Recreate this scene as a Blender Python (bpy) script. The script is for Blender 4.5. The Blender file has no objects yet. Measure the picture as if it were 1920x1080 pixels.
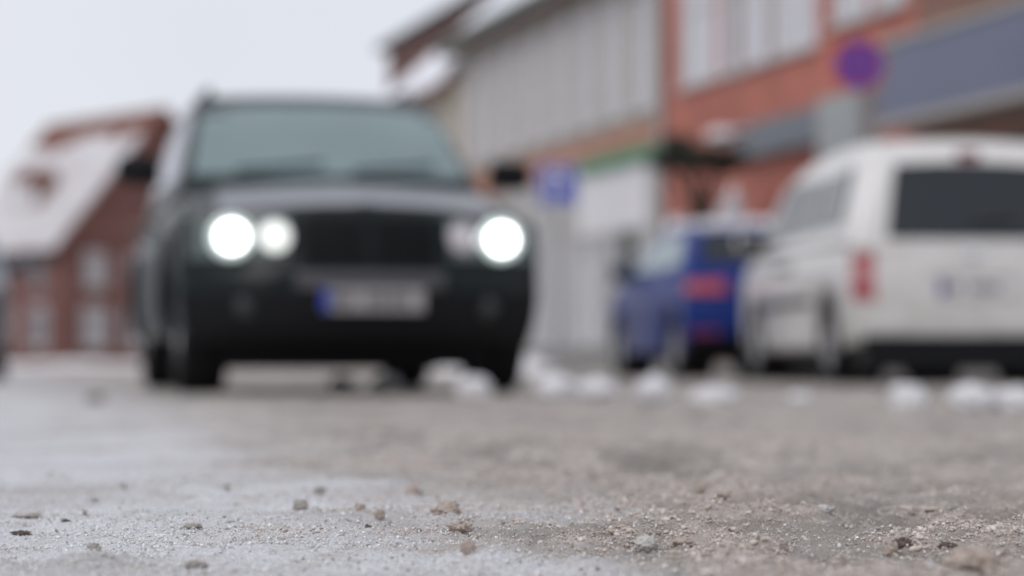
import bpy, bmesh, math, random
import numpy as np
from mathutils import Vector, Matrix
R = math.radians
random.seed(7)
scene = bpy.context.scene
COL = scene.collection

# ------------------------------------------------------------------ camera, sky, sun, exposure
CAM_H, FOCAL, SENSOR = 0.17, 85.0, 36.0
FPX, HOR = FOCAL / SENSOR * 1920.0, 678.0            # focal length and horizon row in 1920 x 1080 photo pixels
cam_d = bpy.data.cameras.new('camera')
cam_d.lens, cam_d.sensor_width = FOCAL, SENSOR
cam_d.clip_start, cam_d.clip_end = 0.05, 3000
cam_d.dof.use_dof = True
cam_d.dof.focus_distance = 2.36
cam_d.dof.aperture_fstop = 3.0
cam_d.dof.aperture_blades = 0
cam = bpy.data.objects.new('camera', cam_d)
COL.objects.link(cam)
cam.location = (0, 0, CAM_H)
cam.rotation_euler = (R(90) + math.atan((HOR - 540) / FPX), 0, 0)
scene.camera = cam

SUN_EL, SUN_AZ = R(42), R(215)
w = bpy.data.worlds.new('World')
scene.world = w
w.use_nodes = True
nt = w.node_tree
nt.nodes.clear()
out = nt.nodes.new('ShaderNodeOutputWorld')
sky = nt.nodes.new('ShaderNodeTexSky')
sky.sky_type = 'NISHITA'
sky.sun_disc = False
sky.sun_elevation, sky.sun_rotation = SUN_EL, SUN_AZ
sky.air_density, sky.dust_density = 1.0, 4.0
b1 = nt.nodes.new('ShaderNodeBackground')
b1.inputs['Strength'].default_value = 0.10
nt.links.new(sky.outputs[0], b1.inputs['Color'])
b2 = nt.nodes.new('ShaderNodeBackground')            # the even winter cloud cover
tc = nt.nodes.new('ShaderNodeTexCoord')
nz = nt.nodes.new('ShaderNodeTexNoise')
nz.inputs['Scale'].default_value = 3.0
nz.inputs['Detail'].default_value = 3.0
nt.links.new(tc.outputs['Generated'], nz.inputs['Vector'])
rp = nt.nodes.new('ShaderNodeValToRGB')
rp.color_ramp.elements[0].position, rp.color_ramp.elements[0].color = 0.3, (0.735, 0.76, 0.83, 1)
rp.color_ramp.elements[1].position, rp.color_ramp.elements[1].color = 0.7, (0.80, 0.82, 0.875, 1)
nt.links.new(nz.outputs['Fac'], rp.inputs['Fac'])
nt.links.new(rp.outputs['Color'], b2.inputs['Color'])
mx = nt.nodes.new('ShaderNodeMixShader')
mx.inputs[0].default_value = 0.92
nt.links.new(b1.outputs[0], mx.inputs[1])
nt.links.new(b2.outputs[0], mx.inputs[2])
nt.links.new(mx.outputs[0], out.inputs['Surface'])

sd = bpy.data.lights.new('sun', 'SUN')
sd.energy, sd.angle, sd.color = 0.85, R(25), (1.0, 0.97, 0.945)
sun = bpy.data.objects.new('sun', sd)
COL.objects.link(sun)
sdir = Vector((math.sin(SUN_AZ) * math.cos(SUN_EL), math.cos(SUN_AZ) * math.cos(SUN_EL), math.sin(SUN_EL)))
sun.rotation_euler = sdir.to_track_quat('Z', 'Y').to_euler()
sun.location = (0, -5, 20)

scene.view_settings.view_transform = 'Standard'
scene.view_settings.look = 'None'
scene.view_settings.exposure = 0.08
scene.view_settings.gamma = 1.0
scene.view_settings.use_curve_mapping = False
scene.cycles.use_denoising = True
scene.cycles.max_bounces = 6
scene.cycles.sample_clamp_indirect = 6.0

# ------------------------------------------------------------------ helpers
def gp(px, py, z=0.0):
    """ground point under a photo position"""
    D = (CAM_H - z) * FPX / (py - HOR)
    return Vector(((px - 960) / FPX * D, D, z))

MATS = {}
def mat(name, col, rough=0.6, metal=0.0, var=0.12, scale=8.0, bump=0.0, bscale=60.0, coat=0.0, spec=0.5,
        col2=None, emit=None, estr=0.0, coords='Object', dirt=None, dirt_z=(0.2, 0.8), trans=0.0):
    if name in MATS:
        return MATS[name]
    m = bpy.data.materials.new(name)
    m.use_nodes = True
    n, l = m.node_tree.nodes, m.node_tree.links
    p = n['Principled BSDF']
    t = n.new('ShaderNodeTexCoord')
    a = n.new('ShaderNodeTexNoise')
    a.inputs['Scale'].default_value = scale
    a.inputs['Detail'].default_value = 6
    l.new(t.outputs[coords], a.inputs['Vector'])
    mixn = n.new('ShaderNodeMix')
    mixn.data_type = 'RGBA'
    c = tuple(col)
    ca = tuple(max(0, x * (1 - var)) for x in c) + (1,)
    cb = (tuple(col2) if col2 else tuple(min(1, x * (1 + var)) for x in c)) + (1,)
    mixn.inputs[6].default_value, mixn.inputs[7].default_value = ca, cb
    l.new(a.outputs['Fac'], mixn.inputs[0])
    colout = mixn.outputs[2]
    if dirt:
        sp = n.new('ShaderNodeSeparateXYZ')
        l.new(t.outputs['Object'], sp.inputs[0])
        mr = n.new('ShaderNodeMapRange')
        mr.inputs[1].default_value, mr.inputs[2].default_value = dirt_z
        mr.inputs[3].default_value, mr.inputs[4].default_value = 0.75, 0.05
        l.new(sp.outputs[2], mr.inputs[0])
        mu = n.new('ShaderNodeMath')
        mu.operation = 'MULTIPLY'
        b = n.new('ShaderNodeTexNoise')
        b.inputs['Scale'].default_value = 5
        b.inputs['Detail'].default_value = 8
        l.new(t.outputs['Object'], b.inputs['Vector'])
        l.new(mr.outputs[0], mu.inputs[0])
        l.new(b.outputs['Fac'], mu.inputs[1])
        m2 = n.new('ShaderNodeMix')
        m2.data_type = 'RGBA'
        l.new(mu.outputs[0], m2.inputs[0])
        l.new(colout, m2.inputs[6])
        m2.inputs[7].default_value = tuple(dirt) + (1,)
        colout = m2.outputs[2]
    l.new(colout, p.inputs['Base Color'])
    p.inputs['Roughness'].default_value = rough
    p.inputs['Metallic'].default_value = metal
    p.inputs['Specular IOR Level'].default_value = spec
    p.inputs['Coat Weight'].default_value = coat
    p.inputs['Coat Roughness'].default_value = 0.08
    p.inputs['Transmission Weight'].default_value = trans
    if emit:
        p.inputs['Emission Color'].default_value = tuple(emit) + (1,)
        p.inputs['Emission Strength'].default_value = estr
    if bump:
        b2_ = n.new('ShaderNodeTexNoise')
        b2_.inputs['Scale'].default_value = bscale
        b2_.inputs['Detail'].default_value = 5
        l.new(t.outputs[coords], b2_.inputs['Vector'])
        bp = n.new('ShaderNodeBump')
        bp.inputs['Strength'].default_value = bump
        bp.inputs['Distance'].default_value = 0.02
        l.new(b2_.outputs['Fac'], bp.inputs['Height'])
        l.new(bp.outputs[0], p.inputs['Normal'])
    MATS[name] = m
    return m

def brick_mat(name, c1, c2, mortar, s=1.0):
    m = bpy.data.materials.new(name)
    m.use_nodes = True
    n, l = m.node_tree.nodes, m.node_tree.links
    p = n['Principled BSDF']
    t = n.new('ShaderNodeTexCoord')
    sp = n.new('ShaderNodeSeparateXYZ')
    l.new(t.outputs['Object'], sp.inputs[0])
    ad = n.new('ShaderNodeMath')
    l.new(sp.outputs[0], ad.inputs[0])
    l.new(sp.outputs[1], ad.inputs[1])
    cb = n.new('ShaderNodeCombineXYZ')
    l.new(ad.outputs[0], cb.inputs[0])
    l.new(sp.outputs[2], cb.inputs[1])
    b = n.new('ShaderNodeTexBrick')
    b.inputs['Scale'].default_value = s
    b.inputs['Brick Width'].default_value, b.inputs['Row Height'].default_value = 0.25, 0.077
    b.inputs['Mortar Size'].default_value = 0.006
    b.inputs['Color1'].default_value, b.inputs['Color2'].default_value = tuple(c1) + (1,), tuple(c2) + (1,)
    b.inputs['Mortar'].default_value = tuple(mortar) + (1,)
    l.new(cb.outputs[0], b.inputs['Vector'])
    a = n.new('ShaderNodeTexNoise')
    a.inputs['Scale'].default_value = 0.9
    a.inputs['Detail'].default_value = 7
    l.new(t.outputs['Object'], a.inputs['Vector'])
    r = n.new('ShaderNodeMapRange')
    r.inputs[1].default_value, r.inputs[2].default_value = 0.3, 0.7
    r.inputs[3].default_value, r.inputs[4].default_value = 0.78, 1.15
    l.new(a.outputs['Fac'], r.inputs[0])
    mu = n.new('ShaderNodeVectorMath')
    mu.operation = 'SCALE'
    l.new(b.outputs['Color'], mu.inputs[0])
    l.new(r.outputs[0], mu.inputs['Scale'])
    l.new(mu.outputs[0], p.inputs['Base Color'])
    bp = n.new('ShaderNodeBump')
    bp.inputs['Strength'].default_value, bp.inputs['Distance'].default_value = 0.5, 0.01
    bp.invert = True
    l.new(b.outputs['Fac'], bp.inputs['Height'])
    l.new(bp.outputs[0], p.inputs['Normal'])
    p.inputs['Roughness'].default_value = 0.85
    return m

def link(name, me, m, parent=None, smooth=None, loc=None):
    if m is not None:
        me.materials.append(m)
    if smooth is not None:
        for p in me.polygons:
            p.use_smooth = True
        me.set_sharp_from_angle(angle=R(smooth))
    o = bpy.data.objects.new(name, me)
    COL.objects.link(o)
    if parent is not None:
        o.parent = parent
    if loc is not None:
        o.location = loc
    return o

def pyd(name, V, F, m, parent=None, smooth=None, loc=None):
    me = bpy.data.meshes.new(name)
    me.from_pydata([tuple(v) for v in V], [], F)
    bm = bmesh.new()
    bm.from_mesh(me)
    bmesh.ops.recalc_face_normals(bm, faces=bm.faces)
    bm.to_mesh(me)
    bm.free()
    return link(name, me, m, parent, smooth, loc)

def tag(o, label, cat=None, group=None, kind=None):
    o['label'] = label
    if cat: o['category'] = cat
    if group: o['group'] = group
    if kind: o['kind'] = kind
    return o

def thing(name, label, cat, loc=(0, 0, 0), rz=0.0, group=None):
    o = bpy.data.objects.new(name, None)
    COL.objects.link(o)
    o.location, o.rotation_euler = loc, (0, 0, rz)
    o.empty_display_size = 0.3
    return tag(o, label, cat, group)

class MB:
    """collects boxes, prisms and tubes, builds ONE mesh"""
    def __init__(s): s.V, s.F = [], []
    def add(s, V, F):
        k = len(s.V)
        s.V += [tuple(v) for v in V]
        s.F += [tuple(i + k for i in f) for f in F]
        return s
    def box(s, x0, x1, y0, y1, z0, z1):
        return s.add([(x0, y0, z0), (x1, y0, z0), (x1, y1, z0), (x0, y1, z0), (x0, y0, z1), (x1, y0, z1), (x1, y1, z1), (x0, y1, z1)],
                     [(0, 3, 2, 1), (4, 5, 6, 7), (0, 1, 5, 4), (1, 2, 6, 5), (2, 3, 7, 6), (3, 0, 4, 7)])
    def prism(s, A, B):
        n = len(A)
        return s.add(list(A) + list(B), [tuple(range(n))[::-1], tuple(range(n, 2 * n))] +
                     [(i, (i + 1) % n, n + (i + 1) % n, n + i) for i in range(n)])
    def tube(s, pts, rad, n=8, cap=True):
        pts = [Vector(p) for p in pts]
        if not isinstance(rad, (list, tuple)): rad = [rad] * len(pts)
        V, F = [], []
        for i, p in enumerate(pts):
            d = (pts[min(i + 1, len(pts) - 1)] - pts[max(i - 1, 0)]).normalized()
            a = d.orthogonal().normalized() if i == 0 else (a - d * a.dot(d)).normalized()
            b = d.cross(a)
            for k in range(n):
                t = 2 * math.pi * k / n
                V.append(p + (a * math.cos(t) + b * math.sin(t)) * rad[i])
        for i in range(len(pts) - 1):
            for k in range(n):
                F.append((i * n + k, i * n + (k + 1) % n, (i + 1) * n + (k + 1) % n, (i + 1) * n + k))
        if cap:
            F += [tuple(range(n))[::-1], tuple(range((len(pts) - 1) * n, len(pts) * n))]
        return s.add(V, F)
    def lathe(s, prof, n=24, axis='x', c=(0, 0, 0), closed=False):
        V, F = [], []
        for (r, h) in prof:
            for k in range(n):
                t = 2 * math.pi * k / n
                a, b = r * math.cos(t), r * math.sin(t)
                V.append({'x': (h, a, b), 'y': (a, h, b), 'z': (a, b, h)}[axis])
        m_ = len(prof)
        for i in range(m_ if closed else m_ - 1):
            j = (i + 1) % m_
            for k in range(n):
                F.append((i * n + k, i * n + (k + 1) % n, j * n + (k + 1) % n, j * n + k))
        if not closed:
            F += [tuple(range(n))[::-1], tuple(range((m_ - 1) * n, m_ * n))]
        return s.add([(v[0] + c[0], v[1] + c[1], v[2] + c[2]) for v in V], F)
    def build(s, name, m, parent=None, smooth=None, loc=None):
        return pyd(name, s.V, s.F, m, parent, smooth, loc)

def copy_tree(o, parent=None):
    c = o.copy()
    COL.objects.link(c)
    c.parent = parent
    for ch in list(o.children):
        copy_tree(ch, c)
    return c

# vectorised value noise
def _hash(ix, iy, seed):
    h = (ix.astype(np.int64) * 374761393 + iy.astype(np.int64) * 668265263 + seed * 1442695041) & 0xFFFFFFFF
    h = ((h ^ (h >> 13)) * 1274126177) & 0xFFFFFFFF
    return ((h ^ (h >> 16)) & 0xFFFFFF) / float(0xFFFFFF)
def vn(x, y, seed=0):
    ix, iy = np.floor(x), np.floor(y)
    fx, fy = x - ix, y - iy
    fx, fy = fx * fx * fx * (fx * (fx * 6 - 15) + 10), fy * fy * fy * (fy * (fy * 6 - 15) + 10)
    a, b = _hash(ix, iy, seed), _hash(ix + 1, iy, seed)
    c, d = _hash(ix, iy + 1, seed), _hash(ix + 1, iy + 1, seed)
    return (a * (1 - fx) + b * fx) * (1 - fy) + (c * (1 - fx) + d * fx) * fy
def fbm(x, y, f, octv=4, seed=0, gain=0.5):
    s, a, t = 0, 1.0, 0
    for o in range(octv):
        c, q = math.cos(o * 1.1 + seed), math.sin(o * 1.1 + seed)
        s = s + a * vn((x * c - y * q) * f + 17.3 * o, (x * q + y * c) * f - 9.1 * o, seed + o)
        t += a
        a *= gain
        f *= 2.03
    return s / t
def sstep(a, b, x):
    t = np.clip((x - a) / (b - a), 0, 1)
    return t * t * (3 - 2 * t)

# ------------------------------------------------------------------ the road
def snow_mask(X, Y):
    """1 on the packed snow on the photo's left, 0 on the brown slush"""
    edge = 0.113 - 0.22 * (Y - 1.98)
    wdt = 0.05 + 0.075 * np.clip(Y, 0, 14)
    n = (fbm(X, Y, 3.0, 4, 11) - 0.5) * (0.35 + 0.06 * np.clip(Y, 0, 20))
    return sstep(-1, 1, (edge + n - X) / wdt)
def height(X, Y):
    fade = 1 - sstep(9, 14, Y)
    s = snow_mask(X, Y)
    base = (fbm(X, Y, 1.1, 3, 3) - 0.5) * 0.016
    cr = fbm(X, Y, 9.0, 4, 21)
    sn = (fbm(X, Y, 5, 3, 5) - 0.5) * 0.012 + (fbm(X, Y, 45, 3, 6) - 0.5) * 0.0050 + np.clip(cr - 0.56, 0, 1) * 0.036 + (fbm(X, Y, 150, 2, 9) - .5) * 0.0036
    sl = np.clip(fbm(X, Y, 11, 4, 22) - 0.45, 0, 1) * 0.045 + (fbm(X, Y, 48, 3, 7) - 0.45) * 0.022 + (fbm(X, Y, 180, 2, 8) - .5) * 0.004
    return (base + s * sn + (1 - s) * sl) * fade - 0.004 * fade

def axis(dense, step, lo, hi, g):
    pts = [np.arange(dense[0], dense[1] + step / 2, step)]
    a, st, L = dense[1], step, []
    while a < hi:
        st *= g; a += st; L.append(a)
    a, st, K = dense[0], step, []
    while a > lo:
        st *= g; a -= st; K.append(a)
    return np.concatenate([np.array(K[::-1]), pts[0], np.array(L)])
xs = axis((-0.70, 0.70), 0.0036, -700, 700, 1.085)
ys = axis((1.84, 2.95), 0.0034, 1.0, 5.2, 1.009)
ya, st = ys[-1], 0.012
far = []
while ya < 1500:
    st *= 1.035; ya += st; far.append(ya)
nya, st, nearl = ys[0], 0.02, []
while nya > -60:
    st *= 1.25; nya -= st; nearl.append(nya)
ys = np.concatenate([np.array(nearl[::-1]), ys, np.array(far)])
GX, GY = np.meshgrid(xs, ys)
GZ = height(GX, GY)
SM = snow_mask(GX, GY)
nx_, ny_ = len(xs), len(ys)
print('ground verts', nx_ * ny_)
me = bpy.data.meshes.new('road')
me.vertices.add(nx_ * ny_)
me.vertices.foreach_set('co', np.stack([GX, GY, GZ], -1).astype(np.float32).ravel())
idx = np.arange(nx_ * ny_).reshape(ny_, nx_)
quads = np.stack([idx[:-1, :-1], idx[:-1, 1:], idx[1:, 1:], idx[1:, :-1]], -1).reshape(-1, 4)
me.loops.add(quads.size)
me.loops.foreach_set('vertex_index', quads.astype(np.int32).ravel())
me.polygons.add(len(quads))
me.polygons.foreach_set('loop_start', np.arange(0, quads.size, 4, dtype=np.int32))
me.polygons.foreach_set('loop_total', np.full(len(quads), 4, dtype=np.int32))
me.polygons.foreach_set('use_smooth', np.ones(len(quads), dtype=bool))
at = me.attributes.new('packed_snow', 'FLOAT', 'POINT')
at.data.foreach_set('value', SM.astype(np.float32).ravel())
crumb = np.clip((fbm(GX, GY, 11, 4, 22) - 0.45) * 4.5, 0, 1)
at = me.attributes.new('slush', 'FLOAT', 'POINT')
at.data.foreach_set('value', crumb.astype(np.float32).ravel())
me.update()

def road_material():
    m = bpy.data.materials.new('snowy_road')
    m.use_nodes = True
    n, l = m.node_tree.nodes, m.node_tree.links
    p = n['Principled BSDF']
    geo = n.new('ShaderNodeNewGeometry')
    A = n.new('ShaderNodeAttribute'); A.attribute_name = 'packed_snow'
    S = n.new('ShaderNodeAttribute'); S.attribute_name = 'slush'
    def noise(sc, det=5, vec=None):
        t = n.new('ShaderNodeTexNoise')
        t.inputs['Scale'].default_value, t.inputs['Detail'].default_value = sc, det
        l.new(vec or geo.outputs['Position'], t.inputs['Vector'])
        return t.outputs['Fac']
    def ramp(f, a, b, c0, c1):
        r = n.new('ShaderNodeValToRGB')
        r.color_ramp.elements[0].position, r.color_ramp.elements[0].color = a, tuple(c0) + (1,)
        r.color_ramp.elements[1].position, r.color_ramp.elements[1].color = b, tuple(c1) + (1,)
        l.new(f, r.inputs['Fac'])
        return r.outputs['Color']
    def mix(f, a, b):
        k = n.new('ShaderNodeMix'); k.data_type = 'RGBA'
        if hasattr(f, 'links'): l.new(f, k.inputs[0])
        else: k.inputs[0].default_value = f
        for i, v in ((6, a), (7, b)):
            if hasattr(v, 'links'): l.new(v, k.inputs[i])
            else: k.inputs[i].default_value = tuple(v) + (1,)
        return k.outputs[2]
    snow = ramp(noise(2.2, 8), 0.30, 0.52, (0.38, 0.355, 0.335), (0.80, 0.80, 0.845))
    grain = ramp(noise(220, 3), 0.32, 0.68, (0.40, 0.38, 0.365), (0.86, 0.86, 0.88))
    snow = mix(0.45, snow, grain)
    sand = ramp(noise(30, 7), 0.4, 0.68, (0.60, 0.57, 0.54), (0.36, 0.30, 0.25))
    snow = mix(ramp(noise(14, 6), 0.56, 0.72, (0, 0, 0), (0.8, 0.8, 0.8)), snow, sand)
    mp = n.new('ShaderNodeMapping')
    mp.inputs['Rotation'].default_value = (0, 0, -R(14))
    mp.inputs['Scale'].default_value = (3.0, 0.45, 1.0)
    l.new(geo.outputs['Position'], mp.inputs['Vector'])
    wet = ramp(noise(1.0, 8, mp.outputs[0]), 0.34, 0.66, (0.25, 0.222, 0.195), (0.38, 0.34, 0.305))
    sl = ramp(noise(60, 5), 0.3, 0.7, (0.40, 0.35, 0.315), (0.64, 0.57, 0.525))
    slush = mix(S.outputs['Fac'], wet, sl)
    # frosted film over the slush, thin everywhere
    slush = mix(ramp(noise(5, 7), 0.45, 0.75, (0, 0, 0), (0.4, 0.4, 0.4)), slush, (0.50, 0.475, 0.46))
    l.new(mix(A.outputs['Fac'], slush, snow), p.inputs['Base Color'])
    rr = n.new('ShaderNodeMapRange')
    l.new(noise(3.5, 6), rr.inputs[0])
    rr.inputs[1].default_value, rr.inputs[2].default_value = 0.3, 0.7
    rr.inputs[3].default_value, rr.inputs[4].default_value = 0.38, 0.75
    l.new(rr.outputs[0], p.inputs['Roughness'])
    p.inputs['Specular IOR Level'].default_value = 0.3
    bp = n.new('ShaderNodeBump')
    bp.inputs['Strength'].default_value, bp.inputs['Distance'].default_value = 1.0, 0.006
    l.new(noise(330, 4), bp.inputs['Height'])
    l.new(bp.outputs[0], p.inputs['Normal'])
    return m
road = link('road', me, road_material())
tag(road, 'road covered with packed snow and brown slush', kind='structure')

def hz(x, y):
    return float(height(np.array([x]), np.array([y]))[0])

# loose crumbs lying on the road, far too many to count
ICO = bmesh.new()
bmesh.ops.create_icosphere(ICO, subdivisions=1, radius=1)
ICO_V = np.array([v.co[:] for v in ICO.verts]); ICO_F = np.array([[v.index for v in f.verts] for f in ICO.faces])
ICO.free()
rng = np.random.default_rng(5)
OCT_V = np.array([(1, 0, 0), (-1, 0, 0), (0, 1, 0), (0, -1, 0), (0, 0, 1), (0, 0, -1)], float)
OCT_F = np.array([(0, 2, 4), (2, 1, 4), (1, 3, 4), (3, 0, 4), (2, 0, 5), (1, 2, 5), (3, 1, 5), (0, 3, 5)])
def scatter(name, X, Y, rad, m, label, flat=0.75, sink=0.35, BV=ICO_V, BF=ICO_F):
    N, K = len(X), len(BV)
    q = rng.normal(size=(N, 4)); q /= np.linalg.norm(q, axis=1)[:, None]
    a, b, c, d = q.T
    Rm = np.stack([np.stack([1 - 2 * (c * c + d * d), 2 * (b * c - a * d), 2 * (b * d + a * c)], -1),
                   np.stack([2 * (b * c + a * d), 1 - 2 * (b * b + d * d), 2 * (c * d - a * b)], -1),
                   np.stack([2 * (b * d - a * c), 2 * (c * d + a * b), 1 - 2 * (b * b + c * c)], -1)], 1)
    jit = 1 + rng.uniform(-0.5, 0.5, size=(N, K, 1))
    st = rng.uniform(0.65, 1.25, size=(N, 1, 3))
    V = np.einsum('nij,nvj->nvi', Rm, BV[None] * jit * st) * rad[:, None, None]
    V[:, :, 2] *= flat
    Z = height(X, Y) + rad * (flat - sink)
    V += np.stack([X, Y, Z], -1)[:, None, :]
    F = (BF[None] + (np.arange(N) * K)[:, None, None]).reshape(-1, 3)
    me = bpy.data.meshes.new(name)
    me.vertices.add(N * K); me.vertices.foreach_set('co', V.astype(np.float32).ravel())
    me.loops.add(F.size); me.loops.foreach_set('vertex_index', F.astype(np.int32).ravel())
    me.polygons.add(len(F))
    me.polygons.foreach_set('loop_start', np.arange(0, F.size, 3, dtype=np.int32))
    me.polygons.foreach_set('loop_total', np.full(len(F), 3, dtype=np.int32))
    me.update()
    o = link(name, me, m)
    return tag(o, label, kind='stuff')
def cand(N, y0, y1):
    Y = y0 * (y1 / y0) ** rng.uniform(size=N)
    X = rng.uniform(-1, 1, size=N) * (0.232 * Y + 0.03)
    return X, Y
def grain_mat(name, stops, rough, spec):
    m = bpy.data.materials.new(name)
    m.use_nodes = True
    n, l = m.node_tree.nodes, m.node_tree.links
    p = n['Principled BSDF']
    g = n.new('ShaderNodeNewGeometry')
    r = n.new('ShaderNodeValToRGB')
    e = r.color_ramp.elements
    e[0].position, e[0].color = stops[0][0], stops[0][1] + (1,)
    e[1].position, e[1].color = stops[-1][0], stops[-1][1] + (1,)
    for q, c in stops[1:-1]:
        x = e.new(q); x.color = c + (1,)
    l.new(g.outputs['Random Per Island'], r.inputs['Fac'])
    l.new(r.outputs['Color'], p.inputs['Base Color'])
    p.inputs['Roughness'].default_value = rough
    p.inputs['Specular IOR Level'].default_value = spec
    p.inputs['Subsurface Weight'].default_value = 0.25
    p.inputs['Subsurface Radius'].default_value = (1, .9, .8)
    p.inputs['Subsurface Scale'].default_value = 0.002
    return m
M_crumb = grain_mat('slush_crumb', [(0, (0.24, 0.195, 0.165)), (.2, (0.50, 0.43, 0.385)), (.8, (0.64, 0.56, 0.51)), (1, (0.76, 0.71, 0.68))], 0.35, 0.7)
M_grain = grain_mat('ice_grain', [(0, (0.30, 0.275, 0.25)), (.25, (0.52, 0.50, 0.485)), (.6, (0.72, 0.715, 0.72)), (1, (0.86, 0.86, 0.89))], 0.16, 0.9)
M_sand = mat('sand_grain', (0.12, 0.085, 0.06), 0.7, var=0.5, scale=150)
def slush_pick(N, y0, y1, share, med, sg, lo, hi, lmin, fl=0.3):
    X, Y = cand(N, y0, y1)
    s = snow_mask(X, Y); cl = np.clip((fbm(X, Y, 11, 4, 22) - 0.40) * 5, 0, 1)
    lump = np.clip((fbm(X, Y, 38, 2, 44) - 0.34) * 4, lmin, 1)
    k = rng.uniform(size=N) < (1 - s) * (fl + (1 - fl) * cl ** 1.2) * lump * share
    r = np.exp(rng.normal(math.log(med), sg, size=k.sum())) * (0.8 + 0.5 * cl[k])
    return X[k], Y[k], np.clip(r, lo, hi)
X, Y, r = slush_pick(150000, 1.75, 5.4, 0.34, 0.00155, 0.36, 0.0010, 0.0034, 0.12)
scatter('slush_crumbs', X, Y, r, M_crumb, 'loose brown slush crumbs lying over the road')
X, Y, r = slush_pick(235000, 1.78, 3.5, 0.95, 0.00088, 0.30, 0.0005, 0.0016, 0.5, .6)
scatter('slush_grains', X, Y, r, M_crumb, 'fine brown slush grains lying between the crumbs', BV=OCT_V, BF=OCT_F, flat=0.95, sink=.2)
X, Y = cand(165000, 1.78, 3.6)
s = snow_mask(X, Y)
k = rng.uniform(size=len(X)) < 0.10 + 0.42 * s * sstep(.40, .56, fbm(X, Y, 14, 3, 31))
r = np.exp(rng.normal(math.log(0.00095), 0.42, size=k.sum()))
scatter('ice_grains', X[k], Y[k], np.clip(r, 0.0005, 0.0026), M_grain, 'coarse pale ice grains scattered over the packed snow', flat=0.9, BV=OCT_V, BF=OCT_F)
X, Y = cand(320, 1.8, 4.4)
r = np.exp(rng.normal(math.log(0.0009), 0.4, size=len(X)))
scatter('grit', X, Y, np.clip(r, 0.0005, 0.003), M_sand, 'dark grit specks strewn over snow and slush', sink=0.2)

# ------------------------------------------------------------------ vehicles
class Shell:
    """a vehicle volume lofted across its width from one side outline (y to the rear, z up)"""
    def __init__(s, prof, W, cf, cr, crown, L, r=0.045, ns=14, ztop=1.0):
        s.prof, s.W, s.cf, s.cr, s.crown, s.L, s.r, s.ns, s.ztop = prof, W, cf, cr, crown, L, r, ns, ztop
    def m(s, y, z, t):
        f = max(0.0, 1 - y / 0.9) ** 1.5
        g = max(0.0, 1 - (s.L - y) / 0.9) ** 1.5
        q = abs(t) ** 2.4
        zc = s.crown * t * t * (1 if z > s.ztop else 0)
        return Vector((t * s.W(y, z), y + s.cf * q * f - s.cr * q * g, z - zc))
    def inset(s, d):
        P = s.prof; n = len(P); out = []
        ar = sum(P[i][0] * P[(i + 1) % n][1] - P[(i + 1) % n][0] * P[i][1] for i in range(n))
        sg = 1 if ar > 0 else -1
        for i in range(n):
            a, b, c = Vector(P[i - 1]), Vector(P[i]), Vector(P[(i + 1) % n])
            e1, e2 = (b - a).normalized(), (c - b).normalized()
            n1, n2 = Vector((-e1.y, e1.x)) * sg, Vector((-e2.y, e2.x)) * sg
            nn = (n1 + n2)
            nn = nn / max(nn.length, 0.5)
            out.append(tuple(b + nn * d))
        return out
    def build(s, name, m, parent, smooth=35):
        core = [-1 + 2 * i / s.ns for i in range(s.ns + 1)]
        e = s.r / 0.9
        ts = [(-1, s.r), (-1 + e * 0.3, s.r * 0.3), (-1 + e, 0)] + [(t, 0) for t in core if abs(t) < 1 - e * 1.3] + [(1 - e, 0), (1 - e * 0.3, s.r * 0.3), (1, s.r)]
        V, F = [], []
        n = len(s.prof)
        for t, d in ts:
            P = s.inset(d) if d else s.prof
            V += [s.m(y, z, t) for y, z in P]
        for k in range(len(ts) - 1):
            for i in range(n):
                j = (i + 1) % n
                F.append((k * n + i, k * n + j, (k + 1) * n + j, (k + 1) * n + i))
        F.append(tuple(range(n))); F.append(tuple(range((len(ts) - 1) * n, len(ts) * n))[::-1])
        return pyd(name, V, F, m, parent, smooth)
    def patch(s, name, seg, t0, t1, off, m, parent, nt_=10, depth=0.02, smooth=35, taper=0.0):
        """a panel lying on the outline strip; seg is a run of (y, z) outline points"""
        P = []
        for i in range(len(seg) - 1):
            for k in range(4):
                f = k / 4
                P.append((seg[i][0] * (1 - f) + seg[i + 1][0] * f, seg[i][1] * (1 - f) + seg[i + 1][1] * f))
        P.append(seg[-1])
        nu, nv = len(P), nt_ + 1
        def tt(i, j):
            a = t0 + (t1 - t0) * j / nt_
            return a * (1 - taper * i / (nu - 1))
        G = [[s.m(P[i][0], P[i][1], tt(i, j)) for j in range(nv)] for i in range(nu)]
        c = Vector((0, s.L / 2, 0.8))
        T, B = [], []
        for i in range(nu):
            for j in range(nv):
                du = G[min(i + 1, nu - 1)][j] - G[max(i - 1, 0)][j]
                dv = G[i][min(j + 1, nv - 1)] - G[i][max(j - 1, 0)]
                nn = du.cross(dv).normalized()
                if nn.dot(G[i][j] - c) < 0: nn = -nn
                T.append(G[i][j] + nn * off); B.append(G[i][j] - nn * depth)
        N = nu * nv
        F = []
        for i in range(nu - 1):
            for j in range(nv - 1):
                a = i * nv + j
                F += [(a, a + 1, a + nv + 1, a + nv), (N + a, N + a + nv, N + a + nv + 1, N + a + 1)]
        ring = [j for j in range(nv)] + [i * nv + nv - 1 for i in range(1, nu)] + [(nu - 1) * nv + j for j in range(nv - 2, -1, -1)] + [i * nv for i in range(nu - 2, 0, -1)]
        for a, b in zip(ring, ring[1:] + ring[:1]):
            F.append((a, b, N + b, N + a))
        return pyd(name, T + B, F, m, parent, smooth)
    def side(s, name, pts, sg, m, parent, off=0.006, depth=0.02):
        A, B = [], []
        for y, z in pts:
            v = s.m(y, z, 1.0)
            A.append((sg * (v.x + off), v.y, v.z)); B.append((sg * (v.x - depth), v.y, v.z))
        return MB().prism(A, B).build(name, m, parent)

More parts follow.
